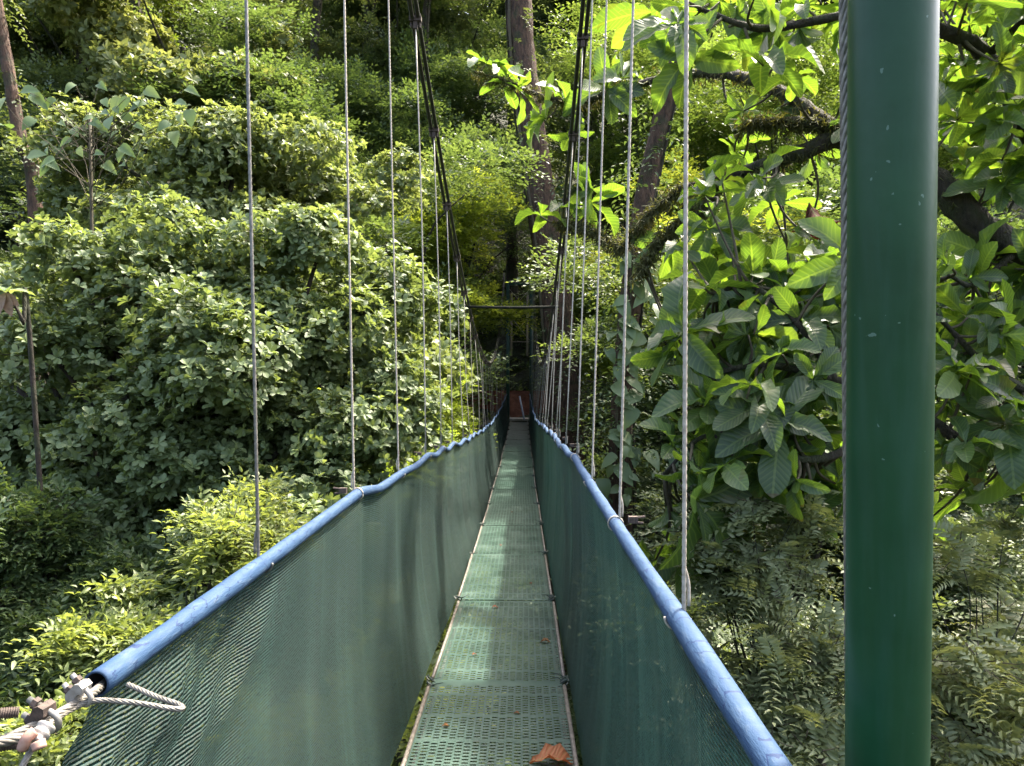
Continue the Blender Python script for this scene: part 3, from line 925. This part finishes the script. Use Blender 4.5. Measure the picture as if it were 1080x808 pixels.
# --- shared background crowns (copied): local origin at foot of the tree
def variant(seed, h, cw, nblob, n, leaf, asp, k, length, kind, mat, style='spray', r0=.22, bark=None, low=.35, tk='diamond'):
    f = Fol(seed); rng = f.rng
    blobs = []
    for q in range(nblob):
        a = rng.uniform(0, 6.28); rr = cw * .55 * math.sqrt(rng.random()); z = h * rng.uniform(low, .92)
        s_ = cw * rng.uniform(.20, .34) * (1.15 - .5 * abs(z / h - .6))
        blobs.append((math.cos(a) * rr, math.sin(a) * rr, z, s_, s_, s_ * rng.uniform(.55, .85)))
    big = blobs; blobs = subclump(blobs, 5, seed + 7, (.28, .5))
    P, nn, kk = f.blob_points(blobs, n, -.5, .45)
    ax = nn * .8 + np.array([0, 0, .35]) + rng.normal(0, .4, P.shape)
    clump = .5 + .5 * np.sin(P[:, 0] * 1.7 + seed) * np.sin(P[:, 1] * 1.5) * np.sin(P[:, 2] * 1.9 + 1)
    rnd = np.clip(.45 * rng.random(len(P)) + .55 * clump, 0, 1)
    if style == 'spray':
        ax[:, 2] *= .4
        f.sprays(P, ax, k, length, leaf, asp, rnd=rnd)
    else:
        f.rosettes(P, ax, k, leaf, asp, rnd=rnd)
    crown = f.mesh(kind + '_crown', tk); crown.materials.append(mat)
    mb = MB()
    top = np.array([rng.normal(0, .3), rng.normal(0, .3), h * .8])
    path = spline([(0, 0, -.8), (rng.normal(0, .25), rng.normal(0, .25), h * .35), top], 16)
    mb.tube(path, np.linspace(r0, r0 * .35, 16), 10, wob=.05, rng=rng)
    mb.tube([(0, 0, -14), (0, 0, -7), (0, 0, -.8)], [r0 * 1.5, r0 * 1.25, r0], 10)   # long bole: roots in the slope
    for b in big:
        zz = max(.15 * h, b[2] - .28 * h); j = int(np.clip(zz / (h * .8) * 15, 1, 14))
        pp = limb_path(path[j], np.array(b[:3]), rng, 8)
        mb.tube(pp, np.linspace(r0 * .32, r0 * .08, 8), 5)
    tm = bpy.data.meshes.new(kind + '_trunk'); tm.from_pydata(mb.V, [], mb.F); tm.materials.append(bark or M_BARK)
    tm.polygons.foreach_set('use_smooth', np.ones(len(tm.polygons), dtype=bool))
    return tm, crown


VAR = {
    'fine':   variant(101, 13, 7.5, 22, 10000, .19, .5, 7, .7, 'fine', M_MID),
    'loose':  variant(102, 15, 8.0, 20, 7500, .22, .45, 7, .8, 'loose', M_BRT, r0=.2),
    'dense':  variant(103, 12, 7.0, 24, 11000, .17, .55, 7, .5, 'dense', M_DARK, bark=M_BARKM),
    'ros':    variant(104, 11, 6.5, 18, 8000, .24, .48, 6, .5, 'ros', M_ROS, 'rosette', tk='small'),
    'yellow': variant(105, 10, 5.5, 17, 8000, .18, .5, 7, .5, 'yellow', M_YEL2),
}


HT = {'fine': 13, 'loose': 15, 'dense': 12, 'ros': 11, 'yellow': 10}


def tree_px(var, px, py, d, s, rot, label, group=None, cat='tree', name='forest_tree'):
    """crown centre at photo pixel / depth; the bole stands on the slope below it"""
    c = at(px, py, d)
    gz = float(ground_z(c[0], c[1]))
    o = empty(name, (c[0], c[1], gz), label, cat, group)
    o.rotation_euler = (0, 0, rot); o.scale = (s, s, s)
    for nm, me in zip(('trunk', 'crown'), VAR[var]):
        q = bpy.data.objects.new(nm, me); COL.objects.link(q); q.parent = o
        q.location = (0, 0, (c[2] - gz) / s - .62 * HT[var])
    return o


# ------------------------------------------------------------------ forest on the slopes behind (crown centres)
HILL = 'forest trees on the slope behind the bridge'
for a in [
    # far wall, top row to bottom row, left to right
    ('fine', 20, -40, 42, 1.5, .3, 'tall fine-leaved tree closing the top left corner of the view'),
    ('yellow', 150, 40, 36, 1.25, 1.2, 'sunlit yellow-green tree behind the mossy trunk at upper left'),
    ('dense', 260, -40, 44, 1.4, 2.2, 'dark dense-crowned tree high on the slope above the first left hanger cable'),
    ('dense', 330, 60, 38, 1.25, 3.1, 'grey-green dense-leaved tree on the slope between the first two left hanger cables'),
    ('dense', 430, -30, 46, 1.6, .8, 'dark dense tree on the slope behind the top of the left main cable'),
    ('dense', 420, 120, 36, 1.15, 1.8, 'dull green dense-leaved tree behind the upper left main cable'),
    ('dense', 540, -20, 40, 1.3, 4.1, 'dark drooping tree at the top between the two main cables'),
    ('fine', 640, -30, 45, 1.5, 5.2, 'tall green tree on the slope behind the top of the right main cable'),
    ('loose', 740, 20, 40, 1.4, .5, 'bright loose-crowned tree behind the upper right hanger cables'),
    ('fine', 850, -50, 44, 1.5, 2.7, 'fine-leaved tree high behind the branches left of the green pole'),
    ('loose', 960, 10, 40, 1.4, 3.9, 'bright tree on the slope hidden behind the top of the green pole'),
    ('fine', 1070, -30, 42, 1.5, 4.6, 'fine-leaved tree closing the top right corner of the view'),
    ('dense', 60, 130, 30, 1.1, 2.0, 'dark dense tree beside the leaning brown trunk at the left edge'),
    ('ros', 210, 120, 27, 1.1, .2, 'dull green round-leaved tree behind the lit crown on the left'),
    ('fine', 330, 170, 28, 1.0, 1.1, 'shaded fine-leaved tree just left of the second left hanger cable'),
    ('dense', 380, 40, 33, 1.2, .6, 'dark tree with thin bare stems above the left handrail trees'),
    ('fine', 490, 130, 34, 1.0, 5.5, 'fern-like tree between the main cables left of the tall trunk'),
    ('yellow', 472, 285, 24, .80, .9, 'glowing yellow-green tree behind the left end of the spreader bar'),
    ('yellow', 425, 425, 17, .46, 3.3, 'sunlit yellow-green tree just above the far left handrail'),
    ('fine', 400, 330, 21, .9, 4.4, 'light green fine-leaved tree behind the third left hanger cable'),
    ('fine', 560, 330, 41, .8, 2.5, 'fine-leaved tree behind the far tower'),
    ('fine', 640, 150, 33, 1.0, 3.6, 'green tree right of the tall trunk between the right hanger cables'),
    ('loose', 720, 150, 30, 1.0, 1.4, 'sunlit loose tree behind the mossy branch on the right'),
    ('loose', 830, 210, 25, .95, 2.9, 'bright tree seen through the gaps left of the green pole'),
    ('loose', 1020, 200, 26, 1.0, .1, 'bright tree seen through the gaps right of the green pole'),
    ('yellow', 655, 345, 28, .72, 5.0, 'yellow-green tree between the right hanger cables above the far deck'),
    ('yellow', 745, 300, 21, .85, 1.7, 'sunlit bright tree behind the vine-clad trunk on the right'),
    ('fine', 720, 430, 17, .75, 2.3, 'fine-leaved tree low behind the big leaves at right'),
    ('fine', 860, 400, 18, .85, 4.8, 'shaded tree behind the large leaves left of the green pole'),
    ('dense', 1040, 420, 17, .9, 3.2, 'dark tree behind the large leaves right of the green pole'),
    ('dense', 830, 620, 12, .7, 1.0, 'dark tree low behind the pinnate shrub left of the green pole'),
    ('dense', 1040, 650, 12, .7, 2.1, 'dark tree low behind the pinnate shrub at the right edge'),
    ('dense', 10, 250, 22, .95, 1.5, 'dark shaded tree at the left edge below the leaning trunk'),
    ('dense', 30, 420, 14, .7, 2.6, 'dark fine-leaved tree at the left edge beside the round-leaved crown'),
    ('dense', 0, 600, 10, .6, 3.5, 'dark shaded tree at the lower left edge'),
    ('ros', 300, 480, 13, .75, 4.0, 'shaded round-leaved tree low behind the lit crown on the left'),
    ('fine', 450, 230, 29, 1.0, .4, 'mid-green tree behind the left main cable above the yellow-green tree'),
    ('fine', 90, 30, 30, 1.1, 5.7, 'fine-leaved tree left of the mossy trunk at upper left'),
    ('yellow', 390, 540, 11, .4, 2.4, 'sunlit tree just below the left handrail'),
    ('fine', 500, 760, 13, .45, 1.9, 'tree in the valley under the deck'),
]:
    tree_px(*a[:6], a[6], HILL)

# ------------------------------------------------------------------ near and middle trees, each its own
bush('round_leaved_tree', 'large round-leaved tree with whorled glossy leaves filling the middle left', 'tree',
     px_blobs([(80, 330, 9.6, 1.0), (165, 300, 9.3, 1.15), (265, 290, 9.4, 1.05), (350, 310, 9.4, 1.0), (130, 410, 8.8, 1.15), (240, 400, 8.5, 1.2),
               (345, 400, 8.8, 1.05), (405, 340, 9.8, .85), (70, 470, 9.0, .9), (180, 500, 8.4, 1.0), (290, 490, 8.4, 1.0), (390, 470, 8.6, .8), (420, 420, 9.4, .7), (50, 545, 8.8, .9), (140, 560, 8.4, .9), (230, 570, 8.0, .85), (15, 470, 9.2, .8), (20, 380, 9.6, .7), (310, 560, 7.6, .6)], .85, 9, (.34, .62)),
     'rosette', 22000, M_ROS, 201, .094, .5, 7, 'obovate', r0=.16, zmin=-.75, depth=.42, up=.75, droop=.2)
bush('round_leaved_tree', 'shaded round-leaved tree rising behind the large lit crown at left', 'tree',
     px_blobs([(150, 160, 14, 1.3), (220, 190, 13.5, 1.4), (300, 190, 14, 1.3), (170, 240, 13.2, 1.2), (270, 250, 13, 1.2), (340, 230, 14, 1.2), (110, 220, 14, 1.1), (380, 200, 15, 1.1)], .78, 6, (.42, .68)),
     'rosette', 10500, M_ROS, 202, .122, .5, 6, 'small', r0=.18, up=.7, zmin=-.75)
bush('yellow_green_bush', 'yellow-green narrow-leaved bush below the near left handrail', 'bush',
     px_blobs([(215, 600, 5.6, .50), (150, 660, 5.2, .52), (255, 555, 6.0, .45), (95, 720, 4.9, .48), (150, 745, 4.8, .5), (50, 780, 4.6, .45), (285, 575, 6.0, .4), (200, 690, 5.0, .45), (110, 800, 4.5, .5), (200, 780, 4.6, .45)], .85),
     'spray', 3400, M_YEL, 203, .085, .36, 9, 'lance', r0=.05, length=.38, up=.8, droop=.3, depth=.6, noise_ax=.55)
bush('dark_bush', 'dull green fine-leaved bush in shade at the lower left edge', 'bush',
     px_blobs([(20, 560, 7.5, .8), (10, 660, 7, .8), (60, 620, 7.6, .6), (30, 740, 6.5, .7), (110, 610, 7.6, .6), (80, 680, 7.0, .6), (150, 620, 7.2, .5)], .8, 6, (.4, .6)),
     'spray', 5000, M_MID, 204, .09, .4, 8, 'lance', r0=.06, length=.3)
bush('valley_bush', 'sunlit bush showing through the gap under the near deck edge', 'bush',
     px_blobs([(430, 740, 6.5, .7), (455, 690, 7.4, .7), (470, 640, 9, .8), (400, 790, 5.8, .7)], .7),
     'spray', 1800, M_YEL, 205, .11, .4, 8, 'lance', r0=.05, length=.3)
bush('pinnate_shrub', 'grey-green shrub with feathery pinnate leaves left of the green pole', 'shrub',
     px_blobs([(800, 600, 4.9, .42), (850, 590, 5.0, .40), (775, 640, 4.9, .36), (830, 680, 4.6, .46), (790, 720, 4.5, .40), (860, 740, 4.4, .46), (800, 790, 4.2, .42), (870, 800, 4.1, .4), (880, 660, 4.7, .4), (760, 570, 5.1, .36), (820, 560, 4.7, .36), (870, 570, 4.8, .34), (780, 600, 4.6, .34), (720, 700, 4.8, .35)], .9, 3, (.4, .7)),
     'spray', 680, M_PIN, 206, .074, .36, 24, 'lance', r0=.016, length=.52, up=.75, droop=.45, depth=.75, twigr=.004, tidy=.35)
bush('pinnate_shrub', 'feathery pinnate shrub at the lower right edge beyond the green pole', 'shrub',
     px_blobs([(1000, 610, 4.8, .38), (1020, 700, 4.4, .42), (1000, 760, 4.2, .42), (1060, 740, 4.3, .4), (1050, 810, 4.0, .42), (940, 720, 4.5, .4), (1070, 670, 4.8, .36), (1060, 590, 5.0, .36)], .9, 3, (.4, .7)),
     'spray', 470, M_PIN, 207, .074, .36, 24, 'lance', r0=.016, length=.52, up=.75, droop=.45, depth=.75, twigr=.004, tidy=.35)

# ------------------------------------------------------------------ tall trunks
def trunk_thing(name, label, pts, r, mat, seed, sprig=0, spr_mat=None, wid=.12):
    rng = np.random.default_rng(seed)
    P = spline(pts, 40)
    root = empty(name, P[0], label, 'tree')
    mb = MB(); mb.tube(P, np.linspace(r * 1.25, r * .8, 40) * (1 + .025 * rng.normal(size=40)), 16, wob=.04, rng=rng)
    mb.build('trunk', mat, root)
    if r > .15:
        T, A, B = frames(P)
        for q in range(5):                                        # lianas and aerial roots on the bole
            ph = rng.uniform(0, 6.28) + np.linspace(0, rng.uniform(-2.5, 2.5), 40) + .25 * np.sin(np.linspace(0, 9, 40) + q)
            rr = np.linspace(r * 1.25, r * .8, 40) * rng.uniform(1.0, 1.18)
            mb = MB(); mb.tube(P + A * (np.cos(ph) * rr)[:, None] + B * (np.sin(ph) * rr)[:, None], rng.uniform(.02, .05) * (.6 + r), 6)
            mb.build('liana', M_BARKM if q % 2 else M_TWIG, root)
    if sprig:
        f = Fol(seed + 1)
        k = f.rng.integers(2, 38, sprig); a = f.rng.uniform(0, 6.28, sprig)
        dr = np.stack([np.cos(a), np.sin(a), f.rng.uniform(-.6, .5, sprig)], 1)
        f.sprays(P[k] + f.rng.normal(0, .15, (sprig, 3)) + dr * r, dr, 8, .6, .15, .42, droop=.6)
        link('epiphytes', f.mesh('epiphytes', 'small'), spr_mat or M_DARK, root)
    return root
D = 23
g0 = at(601, 500, D); g0[2] = float(ground_z(g0[0], g0[1])) - .5
trunk_thing('tall_tree', 'tall reddish-brown tree trunk rising right of the far deck', [g0, at(597, 440, D), at(582, 290, D), at(566, 170, D), at(550, 40, D), at(546, -140, D)], .44, M_BARKR, 31, 420)
D = 14.5
g0 = at(655, 560, D); g0[2] = float(ground_z(g0[0], g0[1])) - .5
v_root = trunk_thing('vine_clad_tree', 'dark trunk overgrown with large pale vine leaves behind the right hangers', [g0, at(655, 540, D), at(656, 440, D), at(664, 330, D), at(676, 230, D), at(700, 120, D), at(735, 0, D), at(760, -90, D)], .20, M_BARKR, 33, 420, M_MID)
D = 18
g0 = at(45, 330, D); g0[2] = float(ground_z(g0[0], g0[1])) - .5
trunk_thing('leaning_tree', 'thin brown trunk leaning at the left edge of the view', [g0, at(38, 240, D), at(22, 150, D), at(8, 70, D), at(-14, -60, D)], .15, M_BARKR, 35, 130)
D = 28
g0 = at(150, 240, D); g0[2] = float(ground_z(g0[0], g0[1])) - .5
trunk_thing('mossy_tree', 'mossy dark trunk at the top left behind the round-leaved trees', [g0, at(150, 140, D), at(148, 60, D), at(140, 0, D), at(136, -100, D)], .34, M_BARKM, 37, 420, M_BRT)
for q, (px, lab) in enumerate(((668, 'slim dark trunk at the top right of the tall reddish trunk'), (336, 'slim dark trunk in the shade between the first two left hanger cables'), (92, 'short pinkish trunk left of the mossy trunk at upper left'),
                               (452, 'slim trunk just right of the left main cable near the top'), (240, 'slim trunk left of the first left hanger cable near the top'), (772, 'slim trunk behind the leafy branches left of the green pole'))):
    D = 30
    g0 = at(px + 6, 260, D); g0[2] = float(ground_z(g0[0], g0[1])) - .5
    trunk_thing('slim_tree', lab, [g0, at(px, 150, D), at(px - 4, 40, D), at(px + 8, -80, D)], .16, M_BARKM, 41 + q, 90)

# climbing aroid on the vine-clad trunk
f = Fol(51); rng = f.rng
vine = empty('climbing_vine', at(655, 470, 14.2), 'climbing vine with large pale heart-shaped leaves on the dark trunk', 'vine')
n = 70
yy = rng.uniform(250, 530, n); xx = np.interp(yy, [230, 330, 440, 540], [676, 664, 656, 655]) + rng.normal(0, 11, n)
P = np.array([at(a, b, 14.1 - abs(rng.normal(0, .12))) for a, b in zip(xx, yy)])
Dv = np.stack([rng.normal(0, .6, n), -np.abs(rng.normal(.4, .2, n)), -np.abs(rng.normal(.7, .3, n))], 1)
Nv = np.stack([rng.normal(0, .35, n), -np.ones(n), np.abs(rng.normal(.6, .3, n))], 1)
f.add(P, Dv, Nv, rng.uniform(.22, .52, n), .62, rng.random(n))
link('vine_leaves', f.mesh('vine_leaves', 'heart'), M_HEART, vine)
mb = MB(); mb.tube(spline([at(658, 560, 14.2), at(650, 450, 14.18), at(664, 340, 14.2), at(668, 240, 14.2)], 30), .03, 6); mb.build('stem', M_TWIG, vine)

# heart-leaved plant, upper left, and pale drooping plant at the left edge
f = Fol(52); rng = f.rng
hp = empty('heart_leaved_tree', (*at(120, 200, 10.5)[:2], float(ground_z(*at(120, 200, 10.5)[:2]))), 'thin sapling with big heart-shaped leaves in front of the upper left trees', 'sapling')
pts = [(rng.uniform(0, 200), rng.uniform(88, 175)) for _ in range(46)]
P = np.array([at(a, b, 10.4 + rng.normal(0, .15)) for a, b in pts]); n = len(P)
Dv = np.stack([rng.normal(.3, .7, n), -np.abs(rng.normal(.25, .2, n)), -np.abs(rng.normal(.55, .3, n))], 1)
Nv = np.stack([rng.normal(0, .3, n), -np.ones(n) * 1.2, np.ones(n) * .6], 1)
f.add(P, Dv, Nv, rng.uniform(.15, .30, n), .62, rng.random(n))
link('leaves', f.mesh('leaves', 'heart'), M_HEART, hp)
c0 = at(95, 125, 10.6); b0 = np.array([c0[0], c0[1], float(ground_z(c0[0], c0[1])) - .3])
mb = MB(); mb.tube(spline([b0, (b0 + c0) / 2 + [.1, 0, 0], c0], 20), np.linspace(.05, .02, 20), 7)
for q in P: mb.tube(limb_path(c0 - np.array([0, 0, rng.uniform(0, 1.4)]), q, rng, 8), np.linspace(.006, .003, 8), 5)
mb.build('stem', M_TWIG, hp)

f = Fol(53); rng = f.rng
c0 = at(8, 308, 7.0)
ps = empty('pale_sapling', (c0[0], c0[1], float(ground_z(c0[0], c0[1]))), 'sapling at the left edge with pale leaves above drooping brown ones', 'sapling')
pts = [(-5, 300), (14, 300), (26, 305), (2, 312)]
P = np.repeat(c0[None], 6, 0); a = np.linspace(0, 5.2, 6)
Dv = np.stack([np.cos(a), np.sin(a), .1 * np.ones(6)], 1)
f.add(P, Dv, np.tile([0, -.3, 1.0], (6, 1)), rng.uniform(.2, .28, 6), .42, rng.random(6))
link('leaves', f.mesh('leaves', 'oval'), M_HEART, ps)
f = Fol(54)
Dv = np.array([[.25, -.1, -.8], [-.2, -.2, -.8], [.6, 0, -.6]])
f.add(np.repeat(c0[None], 3, 0) + [0, -.03, -.01], Dv, np.tile([0, -1.0, .2], (3, 1)), np.array([.24, .26, .18]), .45, np.array([.2, .6, .8]))
link('brown_leaves', f.mesh('brown_leaves', 'oval'), simple_mat('brown_leaf', (.14, .085, .05), (.24, .15, .09), .6), ps)
b0 = np.array([c0[0] + .6, c0[1] + .3, float(ground_z(c0[0] + .6, c0[1])) - .3])
mb = MB(); mb.tube(spline([b0, at(34, 390, 7.2), at(24, 340, 7.05), c0], 24), np.linspace(.03, .012, 24), 7); mb.build('stem', M_BARK, ps)

# ------------------------------------------------------------------ the large-leaved tree on the right
base = at(1330, 404, 6.2); base[2] = float(ground_z(base[0], base[1])) - .4
G = empty('large_leaved_tree', base, 'large-leaved tree with mossy branches reaching in from the right behind the green pole', 'tree')
rng = np.random.default_rng(61)
mb = MB()
mb.tube(spline([base, at(1320, 500, 6.2), at(1290, 350, 6.1), at(1330, 100, 6.2), at(1350, -150, 6.3)], 24), np.linspace(.24, .16, 24), 14, wob=.05, rng=rng)
mb.build('trunk', M_BARKM, G)
LIMBS = [   # pixel, pixel, depth ; start radius, end radius
    ([(1290, 330, 6.1), (1160, 290, 5.8), (1074, 262, 5.6), (1030, 235, 5.6), (985, 190, 5.7), (935, 160, 5.8), (887, 146, 5.9), (848, 160, 6.0), (810, 172, 6.1), (760, 188, 6.3), (715, 200, 6.4)], .15, .028),
    ([(935, 160, 5.8), (880, 135, 5.9), (830, 128, 6.1), (785, 130, 6.3)], .07, .025),
    ([(880, 135, 5.9), (820, 95, 6.4), (765, 78, 7.0), (712, 80, 7.4), (650, 95, 7.7), (614, 107, 7.9), (577, 103, 8.0), (540, 88, 8.1), (500, 76, 8.1)], .06, .012),
    ([(1160, 290, 5.8), (1090, 150, 5.4), (1040, 60, 5.2), (1000, 35, 5.1), (930, 10, 5.2), (870, 20, 5.3), (800, 30, 5.4), (740, 10, 5.6)], .07, .018),
    ([(1040, 60, 5.2), (1070, 30, 5.0), (1090, 0, 5.0)], .03, .012),
    ([(1290, 400, 6.1), (1150, 430, 5.5), (1060, 400, 5.2), (985, 330, 5.1)], .06, .015),
    ([(1150, 430, 5.5), (1040, 470, 5.0), (960, 430, 4.9), (880, 400, 4.9), (800, 385, 5.0), (735, 400, 5.1)], .05, .014),
    ([(880, 400, 4.9), (840, 340, 5.0), (790, 300, 5.2), (755, 310, 5.3)], .028, .012),
    ([(960, 430, 4.9), (880, 480, 4.7), (810, 480, 4.7), (745, 460, 4.8), (700, 500, 4.9)], .03, .012),
    ([(715, 200, 6.4), (680, 230, 6.6), (655, 260, 6.8), (620, 240, 7.0), (590, 235, 7.2)], .022, .008),
    ([(760, 188, 6.3), (735, 225, 6.3), (700, 250, 6.4), (672, 290, 6.5)], .022, .010),
    ([(1074, 262, 5.6), (1030, 300, 5.3), (1000, 290, 5.2)], .03, .012),
]
for L, r0, r1 in LIMBS:
    P = spline([at(*q) for q in L], len(L) * 7)
    mb = MB(); mb.tube(P, np.linspace(r0, r1, len(P)) * (1 + .10 * rng.normal(size=len(P)) * .5), 9, wob=.06, rng=rng)
    mb.build('branch', M_BARKM, G)
# moss tufts and hanging threads on the mossy branches
f = Fol(62)
for L, r0, r1 in LIMBS[:3] + LIMBS[9:11]:
    P = spline([at(*q) for q in L], 160); n = len(P) * 5
    Q = np.repeat(P, 5, 0) + f.rng.normal(0, .035, (n, 3))
    Dm = f.rng.normal(0, .5, (n, 3)) + [0, 0, -.5]
    f.rosettes(Q, Dm, 3, .075, .16, (.2, 1.0), .5)
link('moss', f.mesh('moss', 'diamond'), leaf_mat('moss_fronds', [(.03, .035, .012), (.06, .065, .02), (.10, .10, .035)], tfac=.3, rough=.8), G)
# leaf whorls: (pixel x, y, depth, jitter px, count, leaf length, lean)
f = Fol(63); rng = f.rng
fd = Fol(64)
C, tips, anch = [], [], []
def whorl(px, py, d, L, k=7):
    c = at(px, py, d); C.append((c, L, k))
HANDW = [(512, 68, 8.1, .34, 6), (530, 88, 8.1, .26, 4), (545, 92, 8.0, .30, 6), (577, 125, 7.9, .36, 8), (597, 112, 7.9, .30, 5), (640, 95, 7.7, .36, 7), (655, 85, 7.6, .34, 6), (605, 135, 7.9, .28, 4),
         (570, 228, 7.2, .32, 4), (590, 220, 7.2, .28, 4), (622, 215, 7.0, .30, 6), (625, 200, 7.0, .26, 4), (690, 15, 6.0, .40, 7), (700, 255, 6.4, .32, 6)]
for h_ in HANDW: whorl(*h_)
REG = [ # x0,x1,y0,y1,d0,d1,count,L
    (690, 895, -30, 70, 5.0, 6.2, 15, .44), (980, 1110, -30, 90, 4.8, 5.8, 20, .40), (985, 1110, 90, 200, 5.0, 6.2, 13, .38),
    (740, 890, 190, 300, 5.2, 6.6, 15, .36), (740, 890, 280, 360, 4.9, 6.0, 24, .40), (715, 890, 350, 450, 4.6, 5.6, 28, .40), (705, 890, 440, 545, 4.5, 5.4, 22, .40),
    (985, 1110, 270, 380, 4.9, 5.8, 20, .40), (985, 1110, 370, 480, 4.6, 5.6, 16, .40), (985, 1110, 470, 540, 4.6, 5.4, 6, .34), (690, 760, 520, 620, 4.8, 5.4, 6, .40),
    (890, 980, 0, 560, 4.8, 5.8, 7, .38), (760, 890, 60, 190, 5.6, 7.0, 7, .36), (700, 740, 260, 420, 5.6, 7.0, 4, .34)]
for x0, x1, y0, y1, d0, d1, n, L in REG:
    for _ in range(int(n * 1.22)):
        whorl(rng.uniform(x0, x1), rng.uniform(y0, y1), rng.uniform(d0, d1), L * rng.uniform(.42, .92), int(rng.integers(6, 10)))
allp = np.vstack([spline([at(*q) for q in L], len(L) * 7) for L, _, _ in LIMBS])
cc = np.array([c[0] for c in C])
tw = MB()
for c, L, k in C:
    d_ = np.linalg.norm(allp - c, axis=1); j = int(np.argmin(d_ + rng.uniform(0, .25, len(d_))))
    a = allp[j]
    ax = nrm((c - a) * .5 + np.array([0, -.15, .55]) * np.linalg.norm(c - a).clip(.3, 1) + rng.normal(0, .18, 3))
    if d_[j] > .05:
        tw.tube(spline([a, (a + c) / 2 - ax * .12 * d_[j], c], 8), np.linspace(.013, .007, 8), 6)
    f.rosettes(c[None], ax[None], k, L * 1.08, .40, (.7, 1.7), .75, .34)
tw.build('twig_sprays', M_TWIG, G)
link('leaves', f.mesh('leaves', 'big'), M_BIG, G)
cd = at(853, 213, 5.5)
fd.rosettes(cd[None], np.array([[.1, -.3, -1.0]]), 6, .30, .4, (.3, 1.1), .3)
link('withered_leaves', fd.mesh('withered_leaves', 'big'), leaf_mat('withered_red_leaf', [(.06, .018, .012), (.09, .026, .018), (.12, .042, .026)], trans=(1.4, .8, .6), tfac=.3, rough=.8, spec=.15, back=1.0, vein=True, objvar=0), G)

# ------------------------------------------------------------------ undergrowth on the slopes
f = Fol(71); rng = f.rng
n = 15000
x = rng.uniform(-26, 26, n); y = 2.4 + 52 * rng.random(n) ** 1.1
x *= np.clip((y + 3) / 28, .25, 1)
keep = ~((np.abs(x + .14) < 1.3) & (y > 22) & (y < 35))
x, y = x[keep], y[keep]
z = ground_z(x, y) + rng.uniform(.0, .5, len(x)) * np.clip(np.abs(y - 31) / 4, .15, 1)
ax = np.stack([rng.normal(0, .5, len(x)), rng.normal(-.15, .5, len(x)), np.ones(len(x))], 1)
f.rosettes(np.stack([x, y, z], 1), ax, 7, .30, .42, (.5, 1.4), .3)
props(link('undergrowth', f.mesh('undergrowth', 'small'), M_UNDER), 'leafy green undergrowth covering the slopes below the bridge', None, None, 'stuff')

# ------------------------------------------------------------------ dead leaves on the deck
def dead(px, py, label, L, ang, tilt, rnd, asp=.55, mat=None, dy=0):
    k = (py - 404) / FPX
    y = 3.0
    for _ in range(12): y = (1.55 - float(deck_z(y)) - .012) / k
    c = at(px, py, y); c[2] = float(deck_z(c[1])) + .012
    f = Fol(900 + int(px)); 
    Dv = np.array([[math.cos(ang), math.sin(ang), tilt]])
    f.rng = np.random.default_rng(4)
    f.add(c[None] - Dv * L * .5, Dv, np.array([[.05, -.12, 1.0]]), np.array([L]), asp, np.array([rnd]))
    props(link('dead_leaf', f.mesh('dead_leaf', 'big'), mat or M_DEAD), label, 'leaf', 'dead leaves on the deck')
dead(584, 802, 'large curled orange-brown dead leaf on the near deck panel', .22, .15, .12, .75, .5)
dead(575, 676, 'small brown dead leaf on the second deck panel near the right edge', .07, 2.8, .25, .1)
dead(522, 640, 'tiny dark leaf scrap at a seam of the deck panels', .05, .4, .2, 0)
for px, py, a_ in ((500, 690, .8), (560, 615, 2.0), (528, 575, 1.2), (545, 752, 2.6), (470, 765, .3), (540, 540, .9)):
    dead(px, py, 'tiny dry leaf crumb lying on the green deck panels', .035, a_, .15, .2)
